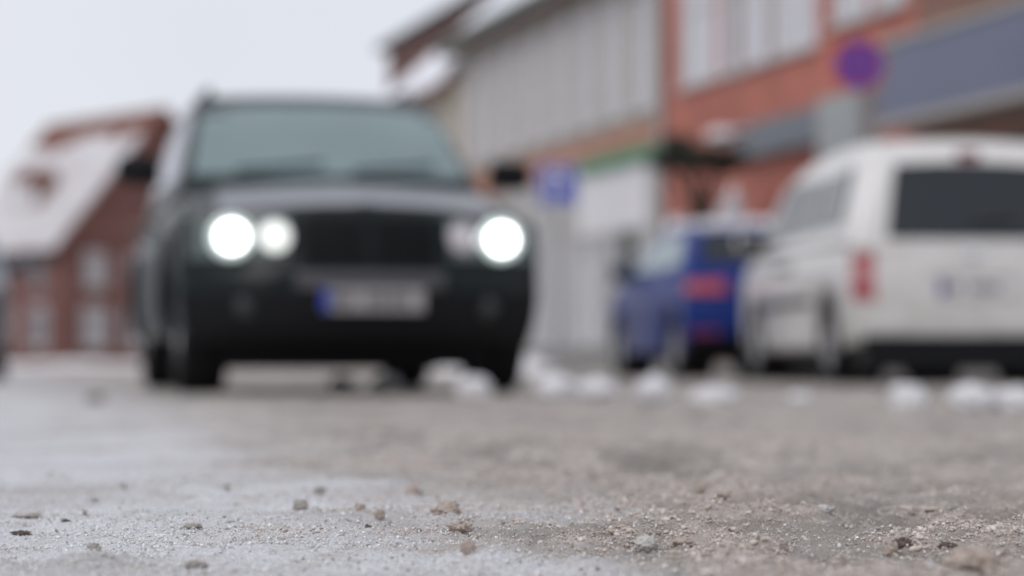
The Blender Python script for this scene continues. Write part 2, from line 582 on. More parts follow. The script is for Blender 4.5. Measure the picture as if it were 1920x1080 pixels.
def arch(cy, zc, Rr, z0, n=10, rev=False):
    a0 = math.asin((z0 - zc) / Rr)
    pts = [(cy + Rr * math.cos(a0 + (math.pi - 2 * a0) * i / n), zc + Rr * math.sin(a0 + (math.pi - 2 * a0) * i / n)) for i in range(n + 1)]
    return pts[::-1] if rev else pts

M_tyre = mat('tyre_rubber', (0.010, 0.010, 0.011), 0.8, var=0.3, spec=0.15)
M_plastic = mat('black_plastic', (0.007, 0.0075, 0.009), 0.6, var=0.25, spec=0.15)
M_rim = mat('grey_alloy', (0.32, 0.32, 0.34), 0.4, metal=0.6, var=0.15)
M_chrome = mat('chrome', (0.7, 0.7, 0.74), 0.15, metal=1.0, var=0.05)
M_plate = mat('plate_white', (0.31, 0.295, 0.30), 0.5, var=0.08)
M_ink = mat('plate_black', (0.10, 0.097, 0.097), 0.6)
M_euro = mat('plate_blue', (0.015, 0.04, 0.35), 0.5)
M_red = mat('tail_lens_red', (0.36, 0.02, 0.035), 0.18, var=0.1, coat=0.6)
M_clear = mat('clear_lens', (0.62, 0.58, 0.62), 0.15, var=0.1, coat=0.6)
M_dark_glass = mat('dark_glass', (0.012, 0.016, 0.022), 0.08, var=0.15, spec=0.5)
M_lamp = mat('lit_lamp', (1, 1, 1), 0.3, emit=(0.97, 1.0, 0.93), estr=6)
M_lamp_dim = mat('half_lit_lamp', (0.8, 0.8, 0.8), 0.2, emit=(0.93, 1.0, 0.90), estr=0.9)
M_halo = mat('lamp_halo', (0.8, 0.8, 0.82), 0.25, metal=1.0, emit=(0.90, 1.0, 0.95), estr=1.1)  # emission added around the low beam to paint the lens halo
M_halo2 = mat('lamp_halo_outer', (0.6, 0.62, 0.64), 0.3, metal=1.0, emit=(0.82, 1.0, 0.94), estr=0.5)  # weaker outer emission, fades the painted halo outwards
M_snow = mat('clean_snow', (0.80, 0.81, 0.85), 0.75, var=0.08, scale=5, bump=0.5, bscale=25, spec=0.2)
M_snow_dirty = mat('ploughed_snow', (0.86, 0.85, 0.88), 0.7, var=0.14, scale=9, bump=0.5, bscale=40, spec=0.25)

def wheel(parent, x, y, r, wd, side, m_rim=M_rim):
    root = MB()
    h = wd / 2
    root.lathe([(r * .66, -h * .9), (r * .8, -h), (r * .95, -h * .92), (r, -h * .65), (r, h * .65), (r * .95, h * .92), (r * .8, h), (r * .66, h * .9), (r * .62, 0)], 28, 'x', closed=True)
    wobj = root.build('wheel', M_tyre, parent, 30, loc=(x, y, r))
    b = MB()
    b.lathe([(r * .64, -h * .8), (r * .655, h * .80), (r * .60, h * .84), (r * .57, h * .45), (r * .57, -h * .8)], 28, 'x', closed=True)
    b.lathe([(r * .15, h * .2), (r * .15, h * .72), (r * .10, h * .80), (0.001, h * .82)], 12, 'x')
    for k in range(5):
        a = 2 * math.pi * k / 5 + 0.3
        c, s_ = math.cos(a), math.sin(a)
        def pt(rr, tt, hh): return (hh, rr * c - tt * s_, rr * s_ + tt * c)
        b.prism([pt(r * .1, -.03, h * .40), pt(r * .6, -.045, h * .45), pt(r * .6, .045, h * .45), pt(r * .1, .03, h * .40)],
                [pt(r * .1, -.025, h * .74), pt(r * .6, -.035, h * .70), pt(r * .6, .035, h * .70), pt(r * .1, .025, h * .74)])
    rim = b.build('rim', m_rim, wobj, 30)
    d = MB().lathe([(r * .55, -h * .3), (r * .55, h * .1), (0.001, h * .1)], 20, 'x').build('brake_disc', M_plastic, wobj, 30)
    if side < 0:
        wobj.rotation_euler = (0, 0, math.pi)
    return wobj

def mirror(parent, x, y, z, sg, m):
    bm = bmesh.new()
    bmesh.ops.create_icosphere(bm, subdivisions=3, radius=1)
    for v in bm.verts:
        p = v.co
        f = lambda a: math.copysign(abs(a) ** 0.6, a)
        v.co = Vector((f(p.x) * 0.125, f(p.y) * 0.065 + 0.02 * p.x * sg, f(p.z) * 0.085))
    me = bpy.data.meshes.new('mirror')
    bm.to_mesh(me); bm.free()
    o = link('mirror', me, m, parent, 40, (x + sg * 0.12, y, z))
    MB().tube([(-sg * 0.12, 0.03, -0.06), (-sg * 0.03, 0.01, -0.05)], 0.025).build('mirror_arm', M_plastic, o, 40)
    MB().box(-0.10, 0.10, 0.060, 0.072, -0.06, 0.06).build('mirror_glass', M_dark_glass, o)
    return o

def plate(parent, x, y, z, face, tilt=0.0, wd=0.52, ht=0.115, pm=None):
    """face -1: looks to -y, +1: to +y. The characters cannot be read in the photo; worn dark strokes stand where they are."""
    o = MB().box(-wd / 2, wd / 2, -0.006, 0.006, -ht / 2, ht / 2).build('number_plate', pm or M_plate, parent, loc=(x, y, z))
    left = 1 if face > 0 else -1
    lx = left * wd / 2
    MB().box(min(lx, lx - left * .045), max(lx, lx - left * .045), *( (0.006, 0.009) if face > 0 else (-0.009, -0.006)), -ht / 2 + .004, ht / 2 - .004).build('blue_band', M_euro, o)
    yy = (0.0062, 0.0085) if face > 0 else (-0.0085, -0.0062)
    for k in range(7):
        if k == 2: continue
        xx = (-wd / 2 + 0.075 + 0.058 * k) * -left
        MB().box(xx - .019, xx + .019, *yy, -0.034, 0.034).build('worn_character', M_ink, o)
    return o

# ---- the dark off-roader with lit headlights
def build_suv():
    T = thing('suv', 'dark off-road car driving towards the viewer with both headlights lit', 'car')
    P = mat('suv_paint', (0.0045, 0.0095, 0.0105), 0.32, var=0.2, coat=0.04, spec=0.16, dirt=(0.012, 0.013, 0.013), dirt_z=(0.2, 0.8))
    glass = mat('suv_sky_tinted_windscreen', (0.175, 0.24, 0.245), 0.30, var=0.22, scale=2.2, spec=0.55)  # grey-green base colour holds the sky reflected in the glass
    sgl = mat('suv_sky_pale_side_glass', (0.50, 0.52, 0.58), 0.35, var=0.15, scale=3, spec=0.5)  # whitish base colour paints in the sky mirrored by the side glass
    L = 4.67
    front = [(0.10, .26), (0.02, .34), (0.0, .50), (0.0, .60), (0.03, .63), (0.05, .78), (0.09, .90), (0.17, .965)]
    hood = [(0.17, .965), (0.45, 1.035), (0.85, 1.10), (1.20, 1.145), (1.40, 1.165)]
    belt = [(2.5, 1.175), (4.1, 1.19), (4.5, 1.18)]
    rear = [(4.62, 1.0), (4.67, .78), (4.67, .52), (4.60, .36), (4.48, .30)]
    A2 = arch(3.68, .37, .44, .30)
    A1 = arch(0.86, .37, .44, .28)
    prof = front + hood[1:] + belt + rear + A2 + A1
    def W(y, z):
        b = 0.972 if z > 0.45 else 0.932 + 0.04 * (z - .28) / .17
        b -= max(0, z - .84) * 0.40
        return b - 0.035 * max(0, 1 - y / .7)
    S = Shell(prof, W, 0.36, 0.22, 0.065, L, r=0.07, ztop=0.93)
    body = S.build('body', P, T)
    gprof = [(1.32, 1.10), (1.42, 1.19), (1.80, 1.47), (2.12, 1.69), (2.30, 1.75), (2.8, 1.785), (3.4, 1.78), (4.0, 1.74), (4.22, 1.69), (4.48, 1.22), (4.52, 1.10)]
    def GW(y, z): return 0.852 - 0.25 * (z - 1.15)
    G = Shell(gprof, GW, 0, 0.14, 0.03, L, r=0.06, ztop=1.6)
    _m = G.m
    def gm(y, z, t):          # windscreen curved in plan
        v = _m(y, z, t)
        if y < 2.2: v.y += 0.10 * t * t
        return v
    G.m = gm
    cabin = G.build('cabin', P, T)
    S.patch('bonnet', hood, -0.82, 0.82, 0.007, mat('sky_sheen_bonnet', (0.165, 0.17, 0.19), 0.42, var=.3, scale=2.5, spec=.6, coat=.4), T, 16)  # sky reflection on the dark bonnet is put into this paler lilac colour
    ws = G.patch('windscreen', [(1.45, 1.205), (1.80, 1.465), (2.09, 1.665)], -0.93, 0.93, 0.008, glass, T, 12)
    for x0 in (-0.55, 0.12):
        v0, v1 = G.m(1.47, 1.215, x0 / .86), G.m(1.53, 1.255, (x0 + .50) / .86)
        MB().tube([v0 + Vector((0, -.03, .02)), v1 + Vector((0, -.03, .03))], 0.011, 6).build('wiper', M_plastic, T)
    for sg in (-1, 1):
        G.side('side_window', [(1.86, 1.22), (2.32, 1.66), (2.86, 1.685), (2.86, 1.23)], sg, sgl, T)
        G.side('side_window', [(2.93, 1.23), (2.93, 1.685), (3.62, 1.67), (3.62, 1.24)], sg, sgl, T)
        G.side('side_window', [(3.70, 1.24), (3.70, 1.665), (3.98, 1.63), (4.22, 1.26)], sg, sgl, T)
        d1 = S.side('door', [(1.42, .42), (1.42, 1.12), (2.88, 1.13), (2.88, .42)], sg, P, T, off=0.004)
        d2 = S.side('door', [(2.90, .42), (2.90, 1.13), (3.80, 1.14), (3.80, .86), (3.45, .78), (3.16, .50), (3.14, .42)], sg, P, T, off=0.004)
        for yy, dd in ((2.62, d1), (3.60, d2)):
            x = S.W(yy, .98)
            MB().box(sg * (x - .005) if sg > 0 else -(x + .035), (x + .035) if sg > 0 else -(x - .005), yy - .11, yy + .11, .965, .995).build('handle', P, dd)
        # wheel arch cladding
        for cy in (0.86, 3.68):
            V, F = [], []
            n = 14
            for i in range(n + 1):
                a = math.pi * i / n
                for rr, xo in ((.43, .012), (.49, .012), (.49, -.03), (.43, -.10)):
                    y, z = cy + rr * math.cos(a), .37 + rr * math.sin(a)
                    v = S.m(y, z, 1.0)
                    V.append((sg * (v.x + xo), v.y, z))
            for i in range(n):
                for q in range(4):
                    F.append((i * 4 + q, i * 4 + (q + 1) % 4, i * 4 + 4 + (q + 1) % 4, i * 4 + 4 + q))
            pyd('wheel_arch_trim', V, F, M_plastic, T, 40)
        mirror(T, sg * 0.945, 1.70, 1.245, sg, M_plastic)
        MB().tube([G.m(2.45, 1.765, sg * .86) + Vector((0, 0, -.01)), G.m(2.55, 1.77, sg * .86) + Vector((0, 0, .05)), G.m(3.3, 1.785, sg * .86) + Vector((0, 0, .055)),
                   G.m(4.0, 1.74, sg * .86) + Vector((0, 0, .05)), G.m(4.1, 1.72, sg * .86) + Vector((0, 0, -.01))], 0.018).build('roof_rail', M_plastic, T, 40)
        for cy in (0.86, 3.68):
            wheel(T, sg * 0.785, cy, 0.37, 0.26, sg)
        # headlight: twin round lamps behind a housing with added glow for the lens halo
        a, b = (0.44, 0.94) if sg > 0 else (-0.94, -0.44)
        H = S.patch('headlight', [(0.034, .69), (0.055, .79), (0.088, .90)], a, b, 0.008, mat('halo_lamp_housing', (0.03, 0.034, 0.036), 0.3, var=0.1, coat=0.1, emit=(0.75, 1.0, 0.93), estr=0.06), T, 10, smooth=40)
        for xx, rr, mm, nm in ((0.690, 0.047, M_lamp, 'low_beam'), (0.478, 0.052, M_lamp_dim if sg < 0 else M_clear, 'high_beam')):
            v = S.m(0.056, .795, xx / S.W(0.056, .795))
            v.y -= .070 if xx > .6 else .030
            q = MB().lathe([(rr * 1.62, 0.07), (rr * 1.62, -0.022), (rr * 1.50, -0.030), (rr * 1.2, -0.012), (rr * 1.2, 0.07)], 24, 'y', closed=True).build('bezel', M_halo if xx > .6 else M_chrome, H, 35, loc=(sg * xx, v.y, .795))
            if xx > .6: MB().lathe([(.108, 0.07), (.108, -.016), (.100, -.022), (.0775, -.018), (.0775, .07)], 28, 'y', closed=True).build('halo_ring', M_halo2, H, 35, loc=(sg * xx, v.y, .795))  # extra glowing ring, widens the halo painted round the low beam
            MB().lathe([(rr * 1.22, 0.02), (rr * 1.22, -0.012), (rr * .9, -0.024), (rr * .5, -.031), (0.001, -.034)], 24, 'y').build(nm, mm, H, 35, loc=(sg * xx, v.y, .795))
        # fog lamp in the bumper
        v = S.m(0.01, .44, 0.66)
        MB().lathe([(0.06, 0.03), (0.06, -0.012), (0.045, -0.02), (0.001, -.022)], 20, 'y').build('fog_lamp', mat('fog_lens', (0.02, 0.022, 0.025), 0.2, coat=0.1), T, 35, loc=(sg * .61, v.y, .44))
    # twin grille
    for sg in (-1, 1):
        a, b = (0.015, 0.36) if sg > 0 else (-0.36, -0.015)
        g = S.patch('grille', [(0.028, .640), (0.05, .775), (0.084, .89)], a, b, 0.004, M_plastic, T, 8)
        for k in range(9):
            t0 = sg * (0.045 + 0.036 * k)
            S.patch('grille_slat', [(0.031, .655), (0.05, .775), (0.08, .88)], min(t0, t0 + sg * .010), max(t0, t0 + sg * .010), 0.014, M_plastic, g, 1)
    S.patch('bumper_strip', [(0.0, .535), (0.0, .60), (0.012, .617)], -0.40, 0.40, 0.010, mat('dull_bumper_strip', (0.055, 0.054, 0.06), 0.4, var=.1), T, 10)
    S.patch('lower_air_intake', [(0.03, .33), (0.012, .39)], -0.60, 0.60, 0.006, M_plastic, T, 10)
    S.patch('bumper', [(0.10, .262), (0.02, .34), (0.0, .50), (0.0, .525)], -0.985, 0.985, 0.005, M_plastic, T, 16)
    plate(T, 0.0, -0.035, .478, -1)
    MB().lathe([(0.042, 0.0), (0.042, -0.008), (0.001, -0.010)], 20, 'z').build('bonnet_badge', M_chrome, T, 35, loc=(0, .19, 1.0))
    G.patch('rear_window', [(4.25, 1.64), (4.46, 1.26)], -0.85, 0.85, 0.006, M_dark_glass, T, 8)
    for sg in (-1, 1):
        a, b = (0.74, 0.98) if sg > 0 else (-0.98, -0.74)
        S.patch('tail_light', [(4.60, 1.04), (4.655, .82)], a, b, 0.006, M_red, T, 5)
    u = MB().box(-.70, .70, .50, 4.3, .14, .34)
    u.box(-.6, .6, 1.45, 1.75, .125, .2).box(-.5, -.2, 3.9, 4.35, .15, .3)
    u.build('underbody', M_plastic, T)
    return T
suv = build_suv()
SD = 12.1
suv.location = ((697 - 960) / FPX * SD, SD, 0)
suv.rotation_euler = (0, 0, R(12))

# ---- the white delivery van, seen from behind
def build_van():
    T = thing('van', 'white high-roofed van parked with its rear doors towards the viewer', 'van')
    P = mat('van_white_paint', (0.73, 0.715, 0.705), 0.34, var=0.06, coat=0.3, dirt=(0.20, 0.185, 0.165), dirt_z=(0.15, 1.45))
    wing = mat('van_side_glass', (0.045, 0.05, 0.062), 0.12, var=0.3, scale=2, spec=0.5)
    L = 4.40
    hood = [(0.10, .86), (0.35, .97), (0.70, 1.06), (0.95, 1.10)]
    prof = [(0.10, .24), (0.02, .33), (0.0, .50), (0.03, .72)] + hood + [(2.4, 1.09), (4.30, 1.03), (4.385, 0.99), (4.40, .80), (4.40, .42), (4.38, .33), (4.33, .30)] + arch(3.56, .33, .39, .26) + arch(0.88, .33, .39, .25)
    def W(y, z):
        b = 0.895 if z > .45 else 0.865 + .03 * (z - .25) / .2
        return b - max(0, z - .95) * .10 - 0.04 * max(0, 1 - y / .7)
    S = Shell(prof, W, 0.28, 0.06, 0.03, L, r=0.05, ztop=0.93)
    S.build('body', P, T)
    gprof = [(0.86, 1.04), (0.98, 1.11), (1.35, 1.40), (1.72, 1.66), (2.0, 1.76), (2.6, 1.82), (3.4, 1.83), (4.0, 1.81), (4.20, 1.765), (4.27, 1.68), (4.385, 1.05), (4.392, 0.98)]
    def GW(y, z): return 0.882 - 0.20 * (z - 1.10) - 0.14 * max(0, z - 1.55)
    G = Shell(gprof, GW, 0, 0.05, 0.035, L, r=0.09, ztop=1.6)
    G.build('cabin', P, T)
    G.patch('windscreen', [(1.02, 1.145), (1.35, 1.395), (1.68, 1.625)], -.92, .92, 0.008, mat('van_windscreen', (0.30, 0.36, 0.37), 0.25, spec=.6), T, 10)
    rw = G.patch('rear_window', [(4.284, 1.615), (4.384, 1.055)], -0.70, 0.70, 0.007, M_dark_glass, T, 10, smooth=40)
    G.patch('high_brake_light', [(4.266, 1.695), (4.280, 1.64)], -0.11, 0.11, 0.016, mat('dark_red_lens', (0.16, 0.01, 0.015), 0.25), T, 5)
    MB().tube([(0.0, 4.40, 1.15), (-.32, 4.39, 1.19)], 0.010, 6).build('rear_wiper', M_plastic, T)
    for sg in (-1, 1):
        G.side('side_window', [(1.30, 1.15), (1.86, 1.57), (2.12, 1.60), (2.12, 1.16)], sg, wing, T)
        G.side('side_window', [(2.20, 1.16), (2.20, 1.60), (3.05, 1.61), (3.05, 1.17)], sg, wing, T)
        G.side('side_window', [(3.15, 1.17), (3.15, 1.61), (3.98, 1.60), (4.05, 1.18)], sg, wing, T)
        d = S.side('door', [(1.30, .36), (1.05, 1.05), (2.15, 1.06), (2.15, .36)], sg, P, T, off=.004)
        d2 = S.side('sliding_door', [(2.18, .36), (2.18, 1.06), (3.10, 1.06), (3.10, .36)], sg, P, T, off=.004)
        for yy, dd in ((1.98, d), (2.32, d2)):
            x = S.W(yy, .92)
            MB().box(*(sorted((sg * (x - .005), sg * (x + .03)))), yy - .1, yy + .1, .90, .935).build('handle', M_plastic, dd)
        S.side('rubbing_strip', [(1.30, .60), (1.30, .66), (3.10, .66), (3.10, .60)], sg, M_plastic, T, off=.012)
        mirror(T, sg * 0.87, 1.28, 1.17, sg, P)
        for cy in (0.88, 3.56):
            wheel(T, sg * 0.775, cy, 0.32, 0.21, sg, mat('grey_hub_cap', (0.30, 0.30, 0.31), 0.5, var=.15))
            MB().lathe([(.385, -.28), (.385, .05), (.36, .05), (.36, -.28)], 24, 'x', c=(0, 0, 0), closed=True).build('wheel_liner', M_plastic, T, 35, loc=(sg * .80 if sg > 0 else -.80 + .23, cy, .33))
        a, b = (0.80, 0.985) if sg > 0 else (-0.985, -0.80)
        tl = S.patch('tail_light', [(4.388, .97), (4.397, .87)], a, b, 0.012, M_red, T, 5)
        S.patch('reversing_lens', [(4.398, .855), (4.40, .755)], a, b, 0.012, mat('pale_red_lens', (0.50, 0.17, 0.19), 0.2, coat=.5), tl, 5)
        S.patch('brake_lens', [(4.40, .74), (4.40, .62)], a, b, 0.012, M_red, tl, 5)
        hb, he = (0.52, 0.90) if sg > 0 else (-0.90, -0.52)
        S.patch('headlight', [(0.02, .66), (0.085, .83)], hb, he, 0.008, M_clear, T, 6)
    S.patch('bumper', [(4.402, .47), (4.402, .42), (4.38, .33), (4.335, .302)], -0.985, 0.985, 0.022, P, T, 16)
    MB().box(-.80, .80, 4.10, 4.432, .11, .355).build('bumper_valance', M_plastic, T)
    plate(T, 0.0, 4.413, .70, 1, pm=mat('van_plate_white', (0.66, 0.65, 0.66), .5))
    MB().box(-.30, .30, 4.402, 4.425, .80, .835).build('plate_lamp_bar', P, T)
    MB().lathe([(0.05, 0.0), (0.05, 0.012), (0.038, 0.016), (0.001, 0.017)], 24, 'y').build('round_badge', M_chrome, T, 35, loc=(0, 4.395, .955))
    MB().box(-.72, .72, .4, 4.1, .125, .34).build('underbody', M_plastic, T)
    return T
van = build_van()
VD, vphi = 17.3, R(186)
# rear corner nearest the road sits at photo column 1595
corner = Vector(((1597 - 960) / FPX * VD, VD, 0))
van.rotation_euler = (0, 0, vphi)
van.location = corner - Matrix.Rotation(vphi, 3, 'Z') @ Vector((0.895, 4.40, 0))

# ---- the small blue hatchback and the dark car cut by the frame
def build_hatch(name, label, P, roof_snow=True, group=None):
    T = thing(name, label, 'car', group=group)
    gl = mat('hatch_glass', (0.16, 0.24, 0.25), 0.15, var=0.25, scale=2, spec=0.8)
    L = 3.95
    hood = [(0.10, .80), (0.40, .92), (0.80, .99), (1.05, 1.02)]
    prof = [(0.10, .24), (0.02, .32), (0.0, .48), (0.03, .68)] + hood + [(2.2, 1.0), (3.75, 1.01), (3.88, .95), (3.95, .70), (3.95, .42), (3.90, .32), (3.82, .27)] + arch(3.30, .31, .37, .25) + arch(0.80, .31, .37, .24)
    def W(y, z):
        b = 0.85 if z > .45 else 0.82 + .03 * (z - .24) / .2
        return b - max(0, z - .85) * .16 - 0.05 * max(0, 1 - y / .7)
    S = Shell(prof, W, 0.26, 0.14, 0.03, L, r=0.05, ztop=0.86)
    S.build('body', P, T)
    gprof = [(0.95, .96), (1.08, 1.03), (1.42, 1.26), (1.75, 1.43), (2.0, 1.475), (2.6, 1.50), (3.2, 1.475), (3.42, 1.43), (3.72, 1.06), (3.76, .96)]
    def GW(y, z): return 0.80 - 0.36 * (z - 1.02)
    G = Shell(gprof, GW, 0, 0.10, 0.03, L, r=0.06, ztop=1.35)
    G.build('cabin', P, T)
    G.patch('windscreen', [(1.12, 1.06), (1.42, 1.26), (1.72, 1.415)], -.92, .92, .008, gl, T, 10)
    G.patch('rear_window', [(3.45, 1.395), (3.70, 1.085)], -.84, .84, .008, M_dark_glass, T, 10)
    for sg in (-1, 1):
        G.side('side_window', [(1.42, 1.07), (1.90, 1.40), (2.32, 1.42), (2.32, 1.07)], sg, gl, T)
        G.side('side_window', [(2.40, 1.07), (2.40, 1.42), (3.10, 1.40), (3.40, 1.08)], sg, gl, T)
        d = S.side('door', [(1.32, .34), (1.25, .96), (2.34, .95), (2.34, .34)], sg, P, T, off=.004)
        x = S.W(2.15, .86)
        MB().box(*(sorted((sg * (x - .005), sg * (x + .03)))), 2.05, 2.25, .845, .875).build('handle', P, d)
        mirror(T, sg * .80, 1.45, 1.06, sg, P)
        for cy in (0.80, 3.30):
            wheel(T, sg * .735, cy, .305, .19, sg)
            MB().lathe([(.365, -.26), (.365, .05), (.34, .05), (.34, -.26)], 24, 'x', closed=True).build('wheel_liner', M_plastic, T, 35, loc=(sg * .76 if sg > 0 else -.76 + .21, cy, .31))
        a, b = (0.55, 0.985) if sg > 0 else (-0.985, -0.55)
        S.patch('tail_light', [(3.885, .945), (3.93, .80)], a, b, .012, M_red, T, 6)
        a, b = (0.62, 0.92) if sg > 0 else (-0.92, -0.62)
        S.patch('rear_reflector', [(3.945, .46), (3.92, .37)], a, b, .010, M_red, T, 5)
        S.patch('headlight', [(0.04, .64), (0.10, .78)], a * .98, b * .98, .008, M_clear, T, 6)
    plate(T, 0, 3.962, .60, 1)
    plate(T, 0, -.012, .46, -1)
    S.patch('grille', [(0.03, .58), (0.06, .72)], -.42, .42, .006, M_plastic, T, 6)
    S.patch('lower_bumper', [(3.945, .40), (3.90, .32), (3.83, .272)], -.97, .97, .012, M_plastic, T, 12)
    if roof_snow:
        G.patch('roof_snow', [(1.82, 1.45), (2.0, 1.475), (2.6, 1.50), (3.2, 1.475), (3.38, 1.44)], -.88, .88, .06, M_snow, T, 10)
    MB().box(-.66, .66, .4, 3.7, .17, .30).build('underbody', M_plastic, T)
    return T
blue = build_hatch('hatchback', 'blue hatchback with snow on its roof parked ahead of the white van',
                   mat('blue_paint', (0.004, 0.024, 0.175), 0.38, var=0.3, coat=0.08, spec=0.2, dirt=(0.02, 0.03, 0.08)))
BD, bphi = 22.2, R(189.5)
corner = Vector(((1288 - 960) / FPX * BD, BD, 0))
blue.rotation_euler = (0, 0, bphi)
blue.location = corner - Matrix.Rotation(bphi, 3, 'Z') @ Vector((0.85, 3.95, 0))
dark = build_hatch('hatchback', 'dark slate car mostly cut off by the left edge of the photo',
                   mat('slate_paint', (0.06, 0.075, 0.10), 0.3, var=0.15, coat=0.6, dirt=(0.10, 0.10, 0.11)))
dark.rotation_euler = (0, 0, R(12))
DD = 22.0
dark.location = Vector(((6 - 960) / FPX * DD, DD, 0)) - Matrix.Rotation(R(12), 3, 'Z') @ Vector((0.80, 1.45, 0))

# ------------------------------------------------------------------ buildings
# the street front runs away to the left: local x along the front, local y out over the pavement
TX, TY = -0.267, 0.9637
F0 = Vector((5.90, 26.0, 0))
PHI = math.atan2(TY, TX)
def u_of(px, v=0.0):
    D = (13.1 - v * 1.0377) / (0.277 + (px - 960) / FPX)
    return (D - 26.0) / TY
def facade(parent, u0, u1, z0, z1, openings, m, name='wall', v=0.0, rev=0.16):
    us = sorted({u0, u1, *[o[0] for o in openings], *[o[1] for o in openings]})
    zs = sorted({z0, z1, *[o[2] for o in openings], *[o[3] for o in openings]})
    b = MB()
    def inside(a, c): return any(o[0] < a < o[1] and o[2] < c < o[3] for o in openings)
    for i in range(len(us) - 1):
        for j in range(len(zs) - 1):
            if not inside((us[i] + us[i + 1]) / 2, (zs[j] + zs[j + 1]) / 2):
                b.add([(us[i], v, zs[j]), (us[i + 1], v, zs[j]), (us[i + 1], v, zs[j + 1]), (us[i], v, zs[j + 1])], [(0, 1, 2, 3)])
    for (a, c, d, e) in openings:
        b.add([(a, v, d), (c, v, d), (c, v, e), (a, v, e), (a, v - rev, d), (c, v - rev, d), (c, v - rev, e), (a, v - rev, e)],
              [(0, 1, 5, 4), (1, 2, 6, 5), (2, 3, 7, 6), (3, 0, 4, 7)])
    me = bpy.data.meshes.new(name)
    me.from_pydata(b.V, [], b.F)
    return link(name, me, m, parent)
M_frame = mat('white_window_frame', (0.66, 0.66, 0.68), 0.45, var=.06)
def pane_mat():
    m = bpy.data.materials.new('window_pane')
    m.use_nodes = True
    n, l = m.node_tree.nodes, m.node_tree.links
    n.remove(n['Principled BSDF'])
    g = n.new('ShaderNodeBsdfGlossy'); g.inputs['Roughness'].default_value = 0.05
    t = n.new('ShaderNodeBsdfTransparent'); t.inputs['Color'].default_value = (.96, .955, .955, 1)
    f = n.new('ShaderNodeFresnel')
    gb = n.new('ShaderNodeNewGeometry'); mr = n.new('ShaderNodeMapRange')
    mr.inputs[3].default_value, mr.inputs[4].default_value = 1.6, 1 / 1.6      # both faces of the sheet meet air
    l.new(gb.outputs['Backfacing'], mr.inputs[0]); l.new(mr.outputs[0], f.inputs['IOR'])
    x = n.new('ShaderNodeMixShader')
    l.new(f.outputs[0], x.inputs[0]); l.new(t.outputs[0], x.inputs[1]); l.new(g.outputs[0], x.inputs[2])
    l.new(x.outputs[0], n['Material Output'].inputs['Surface'])
    return m
M_pane = pane_mat()
M_curtain = mat('white_curtain', (0.74, 0.74, 0.79), 0.9, var=.12, scale=14)
M_sill = mat('stone_sill', (0.42, 0.41, 0.40), 0.8, var=.15)
def window(parent, a, c, d, e, v=0.0, m_frame=None, bars=1, pane=None, sill=True, cross=True, out=0.0):
    m_frame = m_frame or M_frame
    t = 0.065
    b = MB()
    y0, y1 = v - 0.145 + out, v - 0.075 + out
    b.box(a + .005, a + t, y0, y1, d + .005, e - .005).box(c - t, c - .005, y0, y1, d + .005, e - .005)
    b.box(a + t, c - t, y0 + .001, y1 - .001, d + .005, d + t).box(a + t, c - t, y0 + .001, y1 - .001, e - t, e - .005)
    for k in range(bars):
        x = a + (c - a) * (k + 1) / (bars + 1)
        b.box(x - .025, x + .025, y0 + .004, y1 + .008, d + t, e - t)
    if cross:
        z = d + (e - d) * .68
        b.box(a + t, c - t, y0 + .008, y1 - .004, z - .025, z + .025)
    w_ = b.build('window', m_frame, parent)
    MB().box(a + t, c - t, v - .125 + out, v - .112 + out, d + t, e - t).build('pane', pane or M_pane, w_)
    if sill:
        MB().box(a - .06, c + .06, v + .003, v + .09, d - .07, d - .006).build('sill', M_sill, w_)
    return w_

M_tile = mat('roof_tile', (0.17, 0.065, 0.045), 0.8, var=.3, scale=3, bump=.6, bscale=8)
def roof(parent, u0, u1, v0, depth, z, pitch, m, over=0.35, snow=True, strip=0.0, snow_th=0.12):
    h = math.tan(pitch)
    half = depth / 2
    e0 = v0 + over
    zr = z + half * h
    zl = z - over * h
    th = 0.16
    b = MB()
    A = [(u0, e0, zl), (u0, v0 - half, zr), (u0, v0 - depth - over, zl), (u0, v0 - depth - over, zl + th), (u0, v0 - half, zr + th), (u0, e0, zl + th)]
    b.prism(A, [(u1, p[1], p[2]) for p in A])
    r = b.build('roof', m, parent)
    if snow:
        n = 14
        V, F = [], []
        rg = random.Random(int(u0 * 10))
        for i in range(n + 1):
            x = u0 - 0.02 + (u1 - u0 + 0.04) * i / n
            top = strip + rg.uniform(-.05, .12) * (strip > 0)
            for (yy, up) in ((e0 + .03, 0.01), (e0 + .04, snow_th * .7), (e0 - .25, snow_th), (v0 - half + (top + .3) , snow_th), (v0 - half + top + .02, 0.02)):
                V.append((x, yy, zr + th - (yy - (v0 - half)) * h + up + rg.uniform(-.012, .012)))
        for i in range(n):
            for q in range(4):
                F.append((i * 5 + q, i * 5 + q + 1, i * 5 + 6 + q, i * 5 + 5 + q))
        F += [(0, 1, 2, 3, 4), tuple(n * 5 + q for q in (4, 3, 2, 1, 0))]
        pyd('roof_snow', V, F, M_snow, r, 50)
    return r

brick_orange = brick_mat('orange_brick', (0.40, 0.118, 0.086), (0.46, 0.145, 0.106), (0.38, 0.23, 0.185))
brick_dark = brick_mat('dark_red_brick', (0.145, 0.054, 0.046), (0.185, 0.072, 0.06), (0.20, 0.15, 0.135))
brick_brown = brick_mat('brown_brick', (0.20, 0.105, 0.075), (0.26, 0.135, 0.095), (0.25, 0.2, 0.17))
M_fascia = mat('slate_blue_fascia', (0.13, 0.145, 0.215), 0.5, var=.1, scale=1.5)
M_fascia2 = mat('slate_grey_fascia', (0.135, 0.155, 0.18), 0.5, var=.1, scale=1.5)
M_panel = mat('pale_grey_panel', (0.32, 0.34, 0.345), 0.6, var=.08, scale=2)
M_grey_wall = mat('grey_render', (0.37, 0.345, 0.31), 0.85, var=.14, scale=1.2)
M_cream = mat('cream_render', (0.45, 0.40, 0.33), 0.85, var=.12, scale=1.0)
